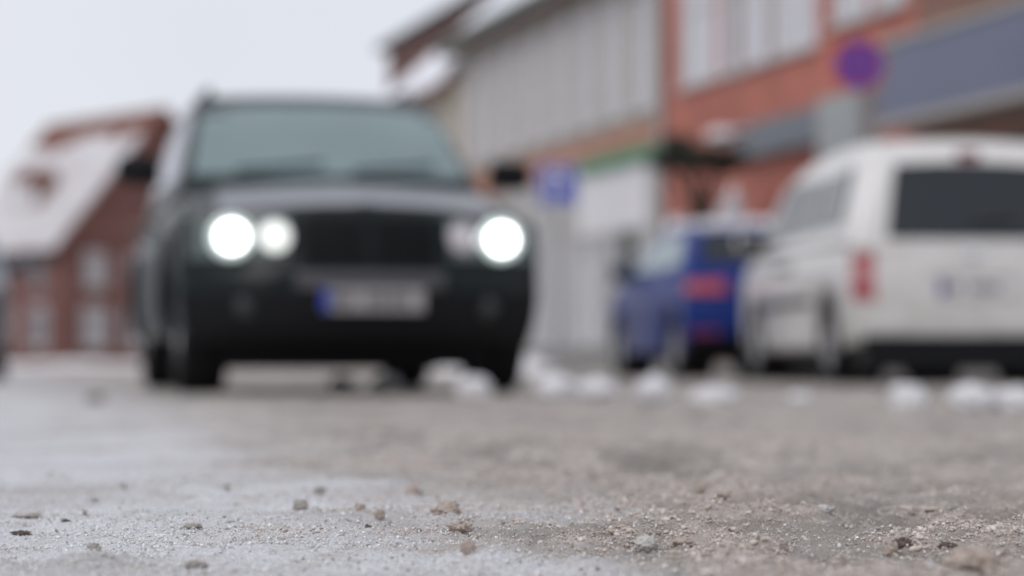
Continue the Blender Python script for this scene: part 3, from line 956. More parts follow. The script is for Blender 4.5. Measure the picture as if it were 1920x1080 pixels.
M_shop = mat('shop_grey_wall', (0.40, 0.39, 0.385), 0.8, var=.2, scale=1.5)
M_green = mat('green_sign_board', (0.055, 0.22, 0.10), 0.5, var=.12, scale=2)
M_gutter = mat('dark_green_gutter', (0.035, 0.085, 0.065), 0.5, var=.2)
M_core = mat('dim_interior', (0.09, 0.085, 0.08), 0.9)
M_lower_edge = mat('canopy_edge', (0.34, 0.32, 0.30), 0.6, var=.1)

def block(name, label, u0, u1, z1, depth, m, v=0.0):
    T = thing(name, label, 'building', F0, PHI)
    b = MB()
    b.box(u0 + .002, u1 - .002, v - depth, v - .17, 0.0, z1)
    b.build('rear_walls', m, T)
    # end returns between the street front and the rear block
    MB().box(u0, u0 + .05, v - .168, v - .004, 0, z1 - .001).box(u1 - .05, u1, v - .168, v - .004, 0, z1 - .001).build('corner_piers', m, T)
    return T

def cells(u0, u1, n, frac, z0, z1):
    p = (u1 - u0) / n
    return [(u0 + p * (i + .5 - frac / 2), u0 + p * (i + .5 + frac / 2), z0, z1) for i in range(n)]

# 1 brown shop with the projecting slate-blue fascia
T = block('shop_building', 'brown brick shop with a wide slate-blue fascia above its front', -9.0, 3.55, 7.4, 9, brick_brown)
up = cells(-9.0, 3.55, 6, .60, 4.75, 6.4)
dn = cells(-8.6, 3.2, 4, .84, .45, 2.7)
facade(T, -9.0, 3.55, 0, 7.4, up + dn, brick_brown)
for o in up: window(T, *o, pane=M_pane)
for o in dn: window(T, *o, bars=1, m_frame=mat('dark_shop_frame', (0.05, .05, .055), .5), sill=False, cross=False)
fa = MB().box(-9.0, 3.60, .02, .52, 3.08, 3.97).build('fascia', M_fascia, T)
MB().box(-9.0, 3.62, .02, .56, 2.98, 3.077).build('fascia_edge', M_lower_edge, fa)
MB().box(-9.0, 3.62, .02, .55, 3.973, 4.05).build('fascia_cap', M_lower_edge, fa)
roof(T, -9.0, 3.55, 0, 9, 7.4, R(45), M_tile)

# 2 orange brick house with the bank of large windows
U0, U1 = 3.56, 13.05
T = block('brick_building', 'orange brick building with large white-framed windows on its upper floor', U0, U1, 7.3, 9, brick_orange)
def uu(px): return u_of(px)
big = [(uu(1532), uu(1448), 4.45, 6.2), (uu(1440), uu(1388), 4.45, 6.2), (uu(1376), uu(1352), 4.45, 6.2), (uu(1345), uu(1276), 4.45, 6.2), (uu(1700), uu(1640), 4.62, 6.2), (uu(1630), uu(1562), 4.62, 6.2)]
gd = [(uu(1285), uu(1262), .3, 2.45), (uu(1535), uu(1490), .3, 2.5)]
facade(T, U0, U1, 0, 7.3, big + gd, brick_orange)
for i, o in enumerate(big):
    w_ = window(T, *o, bars=0 if i in (1, 2) else 1, cross=True, out=.06)
    MB().box(o[0] + .07, o[1] - .07, -.100, -.088, o[2] + .07, o[3] - .07).build('curtain', M_curtain, w_)
for o in gd: window(T, *o, bars=0, sill=False)
MB().box(uu(1446), uu(1441), .003, .02, 4.3, 6.25).build('window_pier', M_panel, T)
MB().box(uu(1387), uu(1377), .003, .02, 4.3, 6.25).build('window_pier', M_panel, T)
MB().box(uu(1565), uu(1400), .003, .22, 3.08, 3.55).build('fascia', M_fascia2, T)
MB().box(uu(1655), uu(1568), .003, .26, 2.70, 3.62).build('sign_panel', M_panel, T)
dp = MB().tube([(U1 - .12, .09, .1), (U1 - .12, .09, 7.2)], .055, 10).build('downpipe', M_panel, T, 40)
roof(T, U0 + .003, U1, 0, 9, 7.3, R(45), M_tile)

# 3 grey building with the row of narrow tall windows
U2 = 26.1
T = block('row_building', 'long grey building with a close row of tall windows and green gutter', U1 + .01, U2, 6.9, 9, M_grey_wall)
up = cells(U1 + .3, U2 - .2, 8, .62, 4.30, 6.45)
gnd = [(uu(1215), uu(1196), .5, 2.15), (uu(1168), uu(1150), .5, 2.15), (uu(1120), uu(1085), .5, 2.15), (uu(1065), uu(1042), .2, 2.4), (uu(1022), uu(1000), .5, 2.7), (uu(985), uu(970), .5, 2.7), (uu(940), uu(925), .5, 2.7)]
facade(T, U1 + .01, U2, 4.10, 6.9, up, M_grey_wall)
facade(T, U1 + .01, U2, 0, 3.5, gnd, M_shop, name='ground_floor_wall')
MB().box(U1 + .01, U2, -.16, .03, 3.502, 4.098).build('brick_band', brick_mat('pale_brick_band', (0.36, .17, .12), (0.40, .2, .14), (.36, .27, .22)), T)
for o in up:
    w_ = window(T, *o, bars=1, out=.06)
    MB().box(o[0] + .07, o[1] - .07, -.100, -.088, o[2] + .07, o[3] - .07).build('curtain', M_curtain, w_)
for o in gnd:
    w_ = window(T, *o, bars=1, sill=False, cross=False, out=.06)
    MB().box(o[0] + .07, o[1] - .07, -.100, -.088, o[2] + .07, o[3] - .07).build('blind', M_curtain, w_)
MB().box(uu(1217), uu(1088), .003, .032, 2.38, 3.44).build('white_panel', mat('white_shop_panel', (0.68, .67, .69), .7, var=.06), T)
MB().box(uu(1243), uu(1095), .034, .16, 3.47, 3.68).build('sign_board', M_green, T)
dr = MB().box(uu(1192), uu(1172), .064, .10, .14, 2.35).build('door', mat('dark_green_door', (0.05, 0.065, 0.06), .5), T)
MB().box(uu(1175), uu(1174), .101, .15, 1.1, 1.25).build('handle', M_chrome, dr)
MB().box(U1 + .02, U2 - .01, .003, .06, 0, .42).build('plinth', mat('grey_plinth', (0.24, .23, .22), .85, var=.2), T)
MB().tube([(U1 + .0, .50, 6.83), (U2 + .3, .50, 6.83)], .10, 8).build('gutter', M_gutter, T, 40)
MB().box(U1 + .01, U2 + .28, .005, .40, 6.66, 6.72).build('soffit', M_gutter, T)
roof(T, U1 + .012, U2 + .3, 0, 9, 6.96, R(45), M_tile, over=.40)

# 4 cream house with its snowy roof
U3 = 32.6
T = block('cream_building', 'cream house with snow-covered roof beyond the grey building', U2 + .01, U3, 6.2, 7, M_cream)
up = cells(U2 + .3, U3 - .2, 3, .5, 4.1, 5.7)
gnd = cells(U2 + .3, U3 - .2, 3, .5, .9, 2.6)
facade(T, U2 + .01, U3, 0, 6.2, up + gnd, M_cream)
for o in up + gnd: window(T, *o)
roof(T, U2 + .32, U3 + .25, 0, 7, 6.3, R(42), M_tile, over=.35, snow_th=.2)

# 5 taller red house set back behind it
U4, U5, VB = 33.2, 46.8, -3.0
T = block('tall_house', 'tall red brick house rising behind the snowy roof of the cream house', U4, U5, 9.4, 9, brick_dark, v=VB)
ops = cells(U4 + .3, U5 - .3, 6, .5, 7.2, 8.9) + cells(U4 + .3, U5 - .3, 6, .5, 4.1, 5.8) + cells(U4 + .3, U5 - .3, 6, .5, 1.0, 2.7)
facade(T, U4, U5, 0, 9.4, ops, brick_dark, v=VB)
for o in ops: window(T, *o, v=VB, m_frame=mat('stone_frame', (0.33, .29, .27), .7, var=.1))
MB().box(U4 - .1, U5 + .15, VB + .003, VB + .35, 9.405, 9.56).build('cornice', mat('dark_cornice', (0.06, .055, .055), .7), T)
roof(T, U4, U5 + .1, VB, 9, 9.6, R(30), M_tile, over=.3, snow=False)

# 6 brick gable house at the far end of the street
GA = R(40)
gh = thing('gable_house', 'red brick gable house with a big snow-covered roof at the street end', 'house',
           (-18.6, 100.0, 0), GA)
# local x along the gable wall (to the right, away), local y along the eaves wall (away to the left)
HW, EL, EZ, RZ = 9.6, 9.6, 5.2, 10.85
def gwall(openings):
    us = sorted({0, HW, *[o[0] for o in openings], *[o[1] for o in openings]})
    zs = sorted({0, EZ, *[o[2] for o in openings if o[3] <= EZ], *[o[3] for o in openings if o[3] <= EZ]})
    b = MB()
    for i in range(len(us) - 1):
        for j in range(len(zs) - 1):
            uc, zc = (us[i] + us[i + 1]) / 2, (zs[j] + zs[j + 1]) / 2
            if not any(o[0] < uc < o[1] and o[2] < zc < o[3] for o in openings):
                b.add([(us[i], 0, zs[j]), (us[i + 1], 0, zs[j]), (us[i + 1], 0, zs[j + 1]), (us[i], 0, zs[j + 1])], [(0, 1, 2, 3)])
    for (a, c, d, e) in openings:
        if e <= EZ:
            b.add([(a, 0, d), (c, 0, d), (c, 0, e), (a, 0, e), (a, .16, d), (c, .16, d), (c, .16, e), (a, .16, e)], [(0, 4, 5, 1), (1, 5, 6, 2), (2, 6, 7, 3), (3, 7, 4, 0)])
    b.add([(0, 0, EZ), (HW, 0, EZ), (HW / 2, 0, RZ)], [(0, 1, 2)])
    me = bpy.data.meshes.new('gable_wall')
    me.from_pydata(b.V, [], b.F)
    return link('gable_wall', me, brick_dark, gh)
def rot_window(parent, a, c, d, e, on):
    """on = 'gable': wall y=0 facing -y; 'eaves': wall x=0 facing -x"""
    t = .09
    b = MB()
    def bx(p0, p1, q0, q1, z0, z1):
        if on == 'gable': b.box(p0, p1, q0, q1, z0, z1)
        else: b.box(q0, q1, p0, p1, z0, z1)
    bx(a, a + t, .05, .13, d, e); bx(c - t, c, .05, .13, d, e); bx(a + t, c - t, .051, .129, d, d + t); bx(a + t, c - t, .051, .129, e - t, e)
    bx((a + c) / 2 - .035, (a + c) / 2 + .035, .045, .125, d + t, e - t)
    w_ = b.build('window', M_frame, parent)
    b = MB(); bx(a + t, c - t, .10, .115, d + t, e - t); b.build('pane', M_pane, w_)
    b = MB(); bx(a + t, c - t, .13, .145, d + t, e - t); b.build('curtain', mat('grey_curtain', (0.42, 0.41, 0.43), .9, var=.15), w_)
    b = MB(); bx(a - .06, c + .06, -.1, -.003, d - .09, d - .005); b.build('sill', M_sill, w_)
    return w_
gops = [(.95, 2.15, .8, 2.5), (3.0, 4.2, .8, 2.5), (1.05, 2.05, 3.35, 4.75), (3.1, 4.1, 3.35, 4.75), (6.0, 7.2, .8, 2.5), (6.0, 7.0, 3.35, 4.75)]
gwall(gops)
for o in gops: rot_window(gh, *o, 'gable')
rot_window(gh, 3.2, 4.3, 5.9, 7.2, 'gable')
eops = [(1.3, 2.6, .8, 2.5), (4.4, 5.7, .8, 2.5), (1.4, 2.5, 3.3, 4.6), (4.5, 5.6, 3.3, 4.6), (7.4, 8.7, .8, 2.5)]
MB().box(0.002, HW - .002, .17, EL, 0, EZ - .002).build('rear_walls', brick_dark, gh)
b = MB()
b.box(-.012, 0.0, .0, EL, 0, EZ - .001)
b.build('eaves_wall', brick_dark, gh)
for o in eops:
    rw_ = MB().box(-.05, -.014, o[0], o[1], o[2], o[3]).build('window', M_frame if o[2] < 2 else mat('brown_window_frame', (0.16, 0.10, 0.085), .7), gh)
    for k in range(2):
        y0 = o[0] + .08 + k * (o[1] - o[0] - .08) / 2
        MB().box(-.058, -.052, y0, y0 + (o[1] - o[0] - .24) / 2, o[2] + .08, o[3] - .08).build('pane', mat('far_pane', (0.10, 0.105, 0.12), .1, spec=.6), rw_)
    MB().box(-.14, -.013, o[0] - .06, o[1] + .06, o[2] - .09, o[2] - .005).build('sill', M_sill, rw_)
slope = (RZ - EZ) / (HW / 2)
ov = .45
b = MB()
A = [(-ov, -.35, EZ - ov * slope), (HW / 2, -.35, RZ), (HW + ov, -.35, EZ - ov * slope), (HW + ov, -.35, EZ - ov * slope + .2), (HW / 2, -.35, RZ + .2), (-ov, -.35, EZ - ov * slope + .2)]
b.prism(A, [(p[0], EL + .35, p[2]) for p in A])
grf = b.build('roof', M_tile, gh)
V, F = [], []
n = 16
rg = random.Random(3)
for i in range(n + 1):
    y = -.18 + (EL + .45) * i / n
    top = HW / 2 - 0.85 + rg.uniform(-.55, .10)
    for (xx, upz) in ((-ov - .04, .02), (-ov - .03, .16), (.4, .22), (2.2, .22), (top - .35, .18), (top, .02)):
        V.append((xx, y, EZ + xx * slope + .2 + upz + rg.uniform(-.02, .02)))
for i in range(n):
    for q in range(5):
        F.append((i * 6 + q, i * 6 + q + 1, i * 6 + 7 + q, i * 6 + 6 + q))
F += [tuple(range(6)), tuple(n * 6 + q for q in range(5, -1, -1))]
pyd('roof_snow', V, F, mat('patchy_roof_snow', (0.78, .78, .82), .8, var=.0, scale=.55, col2=(0.34, .30, .29), bump=.4, bscale=4), grf, 50)
# dormer
b = MB()
dy0, dy1, dz = 3.9, 6.0, EZ + 1.35 * slope
b.box(1.0, 2.8, dy0, dy1, dz - .3, dz + 1.15)
dm = b.build('dormer', M_tile, gh)
MB().prism([(.85, dy0 - .15, dz + 1.155), (.85, (dy0 + dy1) / 2, dz + 1.75), (.85, dy1 + .15, dz + 1.155)], [(2.9, dy0 - .15, dz + 1.155), (2.9, (dy0 + dy1) / 2, dz + 1.75), (2.9, dy1 + .15, dz + 1.155)]).build('dormer_roof', M_tile, dm)
MB().box(.93, .998, dy0 + .3, dy1 - .3, dz + .12, dz + 1.0).build('dormer_window', M_frame, dm)
MB().box(-.11, .11, -.42, EL + .35, 0, .10).build('gutter', M_plastic, gh, loc=(-ov - .03, 0, EZ - ov * slope - .05))

# ------------------------------------------------------------------ pavement and kerb along the street front
pv = thing('pavement', 'snow-dusted pavement along the street front', None, F0, PHI)
pv['kind'] = 'structure'
M_pave = mat('snowy_paving', (0.40, 0.39, 0.39), 0.8, var=.25, scale=1.5, bump=.4, bscale=12)
MB().box(-30, 60, .001, 1.95, -.1, .13).build('paving', M_pave, pv)
kb = MB()
for i in range(60):
    kb.box(-14 + i * 1.0, -14 + i * 1.0 + .985, 1.955, 2.10, -.1, .135)
kb.build('kerb', mat('kerb_stone', (0.30, .295, .29), .8, var=.2), pv)

# ------------------------------------------------------------------ signs
M_pole = mat('galvanised_pole', (0.30, 0.31, 0.32), 0.45, metal=.5, var=.1)
def at(px, py, D): return Vector(((px - 960) / FPX * D, D, CAM_H + (HOR - py) / FPX * D))
# no-stopping sign
D = 27.0
c = at(1612, 119, D)
T = thing('road_sign', 'round blue no-stopping sign with red rim and red cross above the white van', 'road sign', (c.x, c.y, 0), R(-8))
MB().tube([(0, .045, 0), (0, .045, c.z + .34)], .03, 10).build('pole', M_pole, T, 40)
rr = .29
disc = MB().lathe([(rr, .012), (rr, -.004), (rr * .985, -.008), (0.001, -.008)], 40, 'y').build('sign_plate', mat('sign_blue', (0.018, 0.035, 0.36), .45, var=.06), T, 35, loc=(0, 0, c.z))
M_sred = mat('sign_red', (0.45, 0.015, 0.03), .45, var=.06)
MB().lathe([(rr, -.0085), (rr, -.012), (rr * .84, -.012), (rr * .84, -.0085)], 40, 'y', closed=True).build('red_rim', M_sred, disc, 35)
for k, a in enumerate((45, -45)):
    ca, sa = math.cos(R(a)), math.sin(R(a))
    hw, hl = rr * .065, rr * .84
    q = [(x * ca - z * sa, x * sa + z * ca) for x, z in ((-hl, -hw), (hl, -hw), (hl, hw), (-hl, hw))]
    MB().prism([(x, -.0085 - .0006 * k, z) for x, z in q], [(x, -.0115 - .0012 * k, z) for x, z in q]).build('red_bar', M_sred, disc)
# parking sign
D = 40.0
c = at(1046, 346, D)
T = thing('road_sign', 'square blue parking sign with a white P beside the dark off-road car', 'road sign', (c.x, c.y, 0), R(-4))
MB().tube([(0, .05, 0), (0, .05, c.z + .36)], .033, 10).build('pole', M_pole, T, 40)
hs = .33
sp = MB().box(-hs, hs, -.006, .010, -hs, hs).build('sign_plate', mat('parking_blue', (0.025, 0.06, 0.42), .45, var=.06), T, loc=(0, 0, c.z))
M_sw = mat('sign_white', (.72, .72, .74), .45, var=.04)
# the letter P from a stem and a bowl
b = MB().box(-.13, -.065, -.010, -.0065, -.22, .22)
V, F = [], []
n = 14
for i in range(n + 1):
    a = -math.pi / 2 + math.pi * i / n
    for r_ in (.065, .13):
        for yy in (-.010, -.0065):
            V.append((.0 + r_ * math.cos(a), yy, .09 + r_ * math.sin(a)))
for i in range(n):
    for q0, q1 in ((0, 1), (1, 3), (3, 2), (2, 0)):
        F.append((i * 4 + q0, i * 4 + q1, i * 4 + 4 + q1, i * 4 + 4 + q0))
b.add(V, F)
b.box(-.0645, 0, -.010, -.0065, .155, .22).box(-.0645, 0, -.010, -.0065, -.04, .025)
b.build('letter_p', M_sw, sp)
fr = MB().box(-hs + .01, hs - .01, -.0095, -.0065, hs - .03, hs - .01).box(-hs + .01, hs - .01, -.0095, -.0065, -hs + .01, -hs + .03)
fr.box(-hs + .01, -hs + .03, -.0095, -.0065, -hs + .031, hs - .031).box(hs - .03, hs - .01, -.0095, -.0065, -hs + .031, hs - .031).build('white_border', M_sw, sp)

# ------------------------------------------------------------------ street trees
M_bark = mat('wet_bark', (0.045, 0.042, 0.03), .9, var=.4, scale=12, bump=.8, bscale=30)
M_leaf = mat('winter_twigs', (0.05, 0.055, 0.04), .9, var=.5, scale=6)
def tree(px, D, label, crown_z, crown_w, base_fork, snow=True, seed=1):
    rg = random.Random(seed)
    x = (px - 960) / FPX * D
    T = thing('street_tree', label, 'tree', (x, D, 0))
    b = MB()
    b.tube([(0, 0, -.05), (.01, .01, base_fork * .5), (0, 0, base_fork)], [.11, .09, .08], 10)
    tips = []
    for k in range(6):
        a = 2 * math.pi * k / 6 + rg.uniform(-.3, .3)
        rx = crown_w * rg.uniform(.45, .9)
        p1 = Vector((math.cos(a) * rx * .45, math.sin(a) * rx * .35, base_fork + (crown_z - base_fork) * .55))
        p2 = Vector((math.cos(a) * rx, math.sin(a) * rx * .8, crown_z + rg.uniform(-.15, .15)))
        b.tube([(0, 0, base_fork - .06), p1, p2], [.055, .04, .018], 7)
        tips.append(p2)
        for q in range(3):
            d = p1.lerp(p2, rg.uniform(.3, 1))
            e = d + Vector((rg.uniform(-.3, .3), rg.uniform(-.3, .3), rg.uniform(.05, .35)))
            b.tube([d, e], [.02, .006], 5)
    b.build('trunk', M_bark, T, 50)
    V, F = [], []
    CC = [(Vector((rg.uniform(-.75, .75), rg.uniform(-.6, .6), rg.uniform(-.7, 1.0))), rg.uniform(.28, .6)) for _ in range(11)]
    for i in range(2600):
        while True:
            p = Vector((rg.uniform(-1, 1), rg.uniform(-1, 1), rg.uniform(-1, 1)))
            if p.length < 1: break
        cc, cr_ = CC[i % 11]
        p = cc + p * cr_
        lump = .9
        c_ = Vector((p.x * crown_w * lump, p.y * crown_w * .9 * lump, crown_z + .02 + p.z * .30 * lump))
        s_ = rg.uniform(.02, .055)
        d1 = Vector((rg.uniform(-1, 1), rg.uniform(-1, 1), rg.uniform(-.5, 1))).normalized()
        d2 = d1.orthogonal().normalized()
        k0 = len(V)
        V += [c_ - d1 * s_ * 1.5, c_ + d2 * s_ * .6, c_ + d1 * s_ * 1.5, c_ - d2 * s_ * .6]
        F.append((k0, k0 + 1, k0 + 2, k0 + 3))
    me = bpy.data.meshes.new('crown')
    me.from_pydata([tuple(v) for v in V], [], F)
    link('crown', me, M_leaf, T)
    return T, V

def lump_mesh(name, seed, sub=3, rough=.28, freq=2.2, fine=.06, grain=0.0):
    bm = bmesh.new()
    bmesh.ops.create_icosphere(bm, subdivisions=sub, radius=1)
    co = np.array([v.co[:] for v in bm.verts])
    def n3(f, s): return (vn(co[:, 0] * f + seed * 3.1, co[:, 1] * f + 5, s) + vn(co[:, 1] * f + seed * 1.7, co[:, 2] * f + 2, s + 1) + vn(co[:, 2] * f - seed, co[:, 0] * f + 8, s + 2)) / 3 - .5
    d = 1 + n3(freq, seed) * rough * 2 + n3(freq * 3.3, seed + 5) * fine * 2.5
    if grain: d += n3(freq * 9, seed + 9) * grain * 3 + n3(freq * 20, seed + 19) * grain * 2
    co = co * d[:, None]
    for v, c_ in zip(bm.verts, co): v.co = c_
    me = bpy.data.meshes.new(name)
    bm.to_mesh(me); bm.free()
    for p in me.polygons: p.use_smooth = True
    return me

T, V = tree(1318, 33.0, 'vase-shaped street tree with a snow cap in front of the orange brick', 2.98, .66, 1.9, seed=4)
me = lump_mesh('snow_cap', 3, 4, .3, 2.0, .1)
o = link('snow_cap', me, M_snow, T)
o.scale, o.location = (.24, .26, .09), (.25, -.12, 3.24)
o = link('snow_cap', lump_mesh('snow_cap', 8, 4, .3, 2.0, .1), mat('grey_old_snow', (0.42, .42, .45), .8, var=.2), T)
o.scale, o.location = (.22, .22, .08), (.52, -.05, 3.28)
# two snow-laden shrubs beside it
def shrub(px, D, w_, h_, label, seed):
    rg = random.Random(seed)
    x = (px - 960) / FPX * D
    T = thing('shrub', label, 'shrub', (x, D, 0.0), 0, 'snowy shrubs beside the street tree')
    V, F = [], []
    for i in range(900):
        h = rg.random() ** .8
        a = rg.uniform(0, 2 * math.pi)
        r_ = w_ * (1 - h) ** .7 * math.sqrt(rg.uniform(.3, 1)) * (1 + .15 * math.sin(a * 3 + seed))
        c_ = Vector((math.cos(a) * r_, math.sin(a) * r_, .1 + h * h_))
        s_ = rg.uniform(.03, .07)
        d1 = Vector((math.cos(a), math.sin(a), rg.uniform(-.2, 1))).normalized(); d2 = d1.orthogonal().normalized()
        k0 = len(V)
        V += [c_ - d1 * s_, c_ + d2 * s_ * .5, c_ + d1 * s_ * 1.4, c_ - d2 * s_ * .5]; F.append((k0, k0 + 1, k0 + 2, k0 + 3))
    me = bpy.data.meshes.new('foliage'); me.from_pydata([tuple(v) for v in V], [], F)
    link('foliage', me, mat('conifer_green', (.035, .06, .035), .9, var=.4), T)
    MB().tube([(0, 0, -.02), (0, 0, h_ * .8)], [.05, .02], 7).build('stem', M_bark, T)
    me = lump_mesh('snow_load', seed, 4, .3, 2.4, .12)
    o = link('snow_load', me, M_snow, T)
    o.scale, o.location = (w_ * .95, w_ * .95, h_ * .52), (0, 0, h_ * .60)
    return T
shrub(1372, 34.0, .34, 2.25, 'cone-shaped snow-laden shrub between the street tree and orange brick wall', 5)
shrub(1272, 34.5, .30, 1.95, 'lower snow-laden shrub on the off-road car side of the street tree', 9)

# ------------------------------------------------------------------ ploughed snow lumps on the road between the cars
G_SNOW = 'white snow lumps lying across the road'
SN = [  # photo column, distance, half width, half height, label
    (890, 11.9, .085, .060, 'white snow lump in front of the dark car tyre'),
    (1042, 11.2, .13, .060, 'wide white snow lump just beside the dark off-road car'),
    (1115, 11.4, .11, .050, 'white snow lump touching the wide one, on its blue-car side'),
    (1222, 10.4, .085, .060, 'bright snow lump in front of the blue hatchback'),
    (1338, 9.7, .11, .045, 'greyish flat snow lump between blue hatchback and white van'),
    (1704, 8.6, .065, .055, 'small round snow lump below the white van'),
    (1822, 8.3, .085, .055, 'snow lump under the van number plate, larger than the small round one'),
    (1898, 8.4, .085, .045, 'snow lump at the very right edge of the photo'),
    (1500, 10.2, .06, .022, 'faint low snow lump before the van front wheel'),
    (722, 15.6, .10, .05, 'dim snow lump seen under the dark car, between its front wheels'),
    (640, 15.4, .09, .05, 'dim snow lump seen under the dark car, nearer its lit twin lamp'),
]
for i, (px, D, a, h, lab) in enumerate(SN):
    me = lump_mesh('snow_lump', 11 + i, 4, .32, 1.9, .12, .02)
    x = (px - 960) / FPX * D
    o = link('snow_lump', me, M_snow_dirty, loc=(x, D, max(hz(x, D), -.004) + h * .62))
    o.scale = (a, a * .8, h)
    o.rotation_euler = (0, 0, i * 1.3)
    tag(o, lab, 'snow lump', G_SNOW)
# a bank of ploughed snow at the foot of the gable house and one at the kerb
def bank(p0, p1, wd, ht, label, seed):
    d = (p1 - p0); Lb = d.length; d.normalize(); nrm = Vector((-d.y, d.x, 0))
    V, F = [], []
    N, K = int(Lb / .35) + 2, 9
    ii, kk = np.meshgrid(np.arange(N), np.arange(K), indexing='ij')
    prof = np.sin(np.pi * kk / (K - 1)) ** 1.2
    hgt = ht * (0.45 + 0.9 * fbm(ii * .35, kk * .2, 1.1, 3, seed)) * np.sin(np.pi * np.clip((ii + .3) / (N - .4), 0, 1)) ** .35
    for i in range(N):
        for k in range(K):
            q = p0 + d * (Lb * i / (N - 1)) + nrm * (wd * (k / (K - 1) - .5))
            V.append((q.x, q.y, -.03 + float(prof[i, k] * hgt[i, k])))
    for i in range(N - 1):
        for k in range(K - 1):
            F.append((i * K + k, i * K + k + 1, (i + 1) * K + k + 1, (i + 1) * K + k))
    o = pyd('snow_bank', V, F, M_snow_dirty, None, 60)
    return tag(o, label, 'snow bank', 'ploughed snow banks')
bank(Vector((-19.5, 90, 0)), Vector((-10.5, 92, 0)), 2.2, .22, 'ploughed snow bank at the foot of the gable house', 3)
bank(Vector((0.6, 33.5, 0)), Vector((-1.6, 41.5, 0)), 1.0, .35, 'ploughed snow bank along the kerb near the parking sign', 5)

# ------------------------------------------------------------------ clods of sandy snow in the sharp strip
M_clod = mat('sandy_clod', (0.76, 0.64, 0.565), 0.75, var=.2, scale=3, bump=.7, bscale=9, spec=.3)
M_clod_grey = mat('grey_clod', (0.70, 0.655, 0.61), 0.75, var=.2, scale=3, bump=.7, bscale=9, spec=.3)
M_clod_dark = mat('dark_clod', (0.26, 0.20, 0.175), 0.7, var=.4, scale=4, bump=.7, bscale=9, spec=.3)
M_clod_white = mat('icy_clod', (0.92, 0.885, 0.86), 0.6, var=.05, scale=3, bump=.7, bscale=9, spec=.4)
G_CLOD = 'clods of sandy snow on the road'
CL = [  # column, row of its foot, width px, height px, material, label
    (841, 972, 44, 30, 'b', 'largest brown sandy clod on the pale snow'),
    (817, 958, 16, 12, 'b', 'small brown clod touching the largest one'),
    (864, 1004, 44, 20, 'b', 'flat ragged brown clod nearer than the largest one'),
    (878, 1049, 30, 24, 'b', 'rounded tan clod nearest of the three central brown clods'),
    (712, 974, 22, 16, 'b', 'brown clod above the tiny dark ball on pale snow'),
    (676, 958, 20, 15, 'b', 'brown clod beside the one above the dark ball, farther off'),
    (691, 991, 13, 12, 'd', 'tiny dark round ball lying on pale snow'),
    (564, 959, 28, 22, 'g', 'grey-brown round clod alone on the pale snow'),
    (732, 985, 11, 9, 'g', 'pale little clod beside the tiny dark ball'),
    (600, 926, 20, 12, 'g', 'blurred grey clod behind the lone round clod'),
    (426, 924, 14, 15, 'g', 'small upright grey clod farther off on white snow'),
    (775, 925, 32, 20, 'b', 'blurred tan clod behind the largest brown clod'),
    (868, 914, 30, 12, 'b', 'flat blurred tan clod farthest behind the largest brown clod'),
    (787, 997, 10, 9, 'g', 'grey speck of a clod between brown clods'),
    (363, 990, 36, 10, 'g', 'low flat grey clod, long and thin, on crusted snow'),
    (55, 972, 46, 12, 'g', 'long flat brown-grey clod near the left edge, farther one'),
    (42, 1004, 34, 10, 'd', 'dark flat clod near the left edge, nearer one'),
    (126, 988, 20, 12, 'd', 'dark tilted flake standing on the crusted snow'),
    (161, 968, 10, 11, 'g', 'small pointed clod behind the tilted flake'),
    (180, 940, 14, 10, 'g', 'small round grey clod on the brightest snow strip'),
    (232, 924, 14, 11, 'g', 'small round grey clod just behind the one on the bright strip'),
    (178, 1036, 28, 18, 'g', 'blurred grey clod close by on the left'),
    (372, 1062, 34, 18, 'g', 'blurred tan clod close by, lowest on pale snow'),
    (1312, 944, 20, 20, 'b', 'round ochre clod standing out of the brown slush'),
    (1356, 978, 26, 12, 'b', 'flat ochre clod right below the round ochre one'),
    (1545, 978, 40, 14, 'w', 'pale pinkish clod amid brown slush'),
    (1110, 1006, 30, 14, 'b', 'dark-based brown clod at the edge of white ice'),
    (1165, 1022, 56, 18, 'b', 'long brown clod above the white ice lump'),
    (1212, 1046, 44, 24, 'w', 'white ice lump at the slush border'),
    (1278, 1034, 34, 16, 'b', 'brown clod to the slush side of the white ice lump'),
    (1690, 1044, 34, 22, 'd', 'dark wet clod in the brown slush'),
    (1775, 1036, 36, 14, 'd', 'flat dark clod near the right edge of the slush'),
    (1465, 1052, 26, 22, 'b', 'upright tan clod in the middle of the slush'),
    (1668, 1040, 26, 30, 'b', 'tall tan clod beside the dark wet one'),
    (1818, 1082, 90, 46, 'b', 'big blurred tan clod at the lower right corner'),
    (1620, 1074, 70, 22, 'b', 'wide blurred tan clod next to the big one in the corner'),
    (1730, 960, 120, 12, 'b', 'long ridge of brown slush far in the slush field'),
    (180, 756, 34, 12, 'd', 'dark blurred clod on the road before the off-road car'),
]
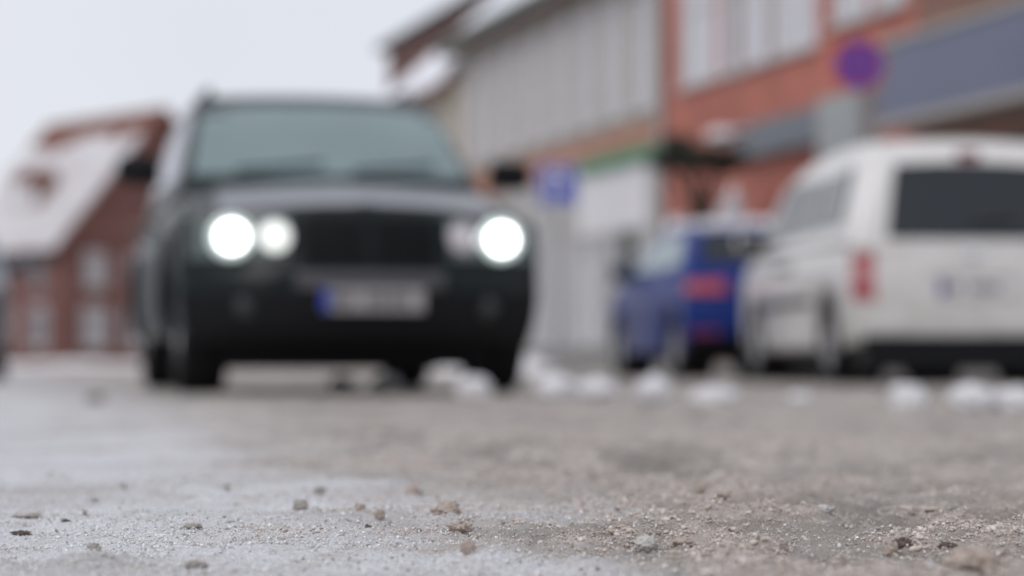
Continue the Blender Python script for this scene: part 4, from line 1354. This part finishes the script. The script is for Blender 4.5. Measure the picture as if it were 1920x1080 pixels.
def clod_mesh(seed, fine):
    """a lump of many frozen grains grown into one skin"""
    rg = random.Random(seed)
    bm = bmesh.new()
    bmesh.ops.create_icosphere(bm, subdivisions=3, radius=.74)
    for k in range(70 if fine else 26):
        d = Vector((rg.gauss(0, 1), rg.gauss(0, 1), rg.gauss(0, 1))).normalized() * rg.uniform(.60, .92)
        if rg.random() < .25: d *= 1.1
        bmesh.ops.create_icosphere(bm, subdivisions=2, radius=rg.uniform(.09, .26), matrix=Matrix.Translation(d))
    for v in bm.verts:
        v.co *= 1 + .16 * math.sin(v.co.x * 3 + seed) * math.cos(v.co.y * 2.6 + seed * .7)
    me = bpy.data.meshes.new('slush_clod')
    bm.to_mesh(me); bm.free()
    tmp = bpy.data.objects.new('slush_clod_source', me)
    COL.objects.link(tmp)
    md = tmp.modifiers.new('skin', 'REMESH')
    md.mode, md.voxel_size = 'VOXEL', .042 if fine else .08
    dg = bpy.context.evaluated_depsgraph_get()
    res = bpy.data.meshes.new_from_object(tmp.evaluated_get(dg))
    bpy.data.objects.remove(tmp); bpy.data.meshes.remove(me)
    res.name = 'slush_clod'
    co = np.empty(len(res.vertices) * 3); res.vertices.foreach_get('co', co)
    co = co.reshape(-1, 3)
    n = vn(co[:, 0] * 9 + seed, co[:, 1] * 9 + co[:, 2] * 7, seed) + vn(co[:, 1] * 17 - seed, co[:, 2] * 17 + co[:, 0] * 11, seed + 1) - 1
    co *= (1 + n * .07)[:, None]
    res.vertices.foreach_set('co', co.ravel())
    for p in res.polygons: p.use_smooth = True
    return res
CLODS = [clod_mesh(60 + k, True) for k in range(7)]
CLODS_SMALL = [clod_mesh(80 + k, False) for k in range(3)]
for i, (px, py, wp, hp, mm, lab) in enumerate(CL):
    p = gp(px, py)
    z0 = hz(p.x, p.y)
    # stay on the same line of sight once the ground height there is known
    p2 = gp(px, py, z0)
    if abs(p2.y - p.y) < .6: p = p2
    z0 = hz(p.x, p.y)
    sc = p.y / FPX
    a, h = wp * sc / 2 * 1.12, hp * sc / 2 * 1.2
    me = (CLODS[i % 7] if wp > 14 else CLODS_SMALL[i % 3]).copy()
    o = link('slush_clod', me, {'b': M_clod, 'g': M_clod_grey, 'd': M_clod_dark, 'w': M_clod_white}[mm], loc=(p.x, p.y, z0 + h * .86))
    o.scale = (a, min(a, .05) * .85, h)
    o.rotation_euler = (0, 0, (0, math.pi)[i % 2] + random.uniform(-.3, .3))
    tag(o, lab, 'clod', G_CLOD)
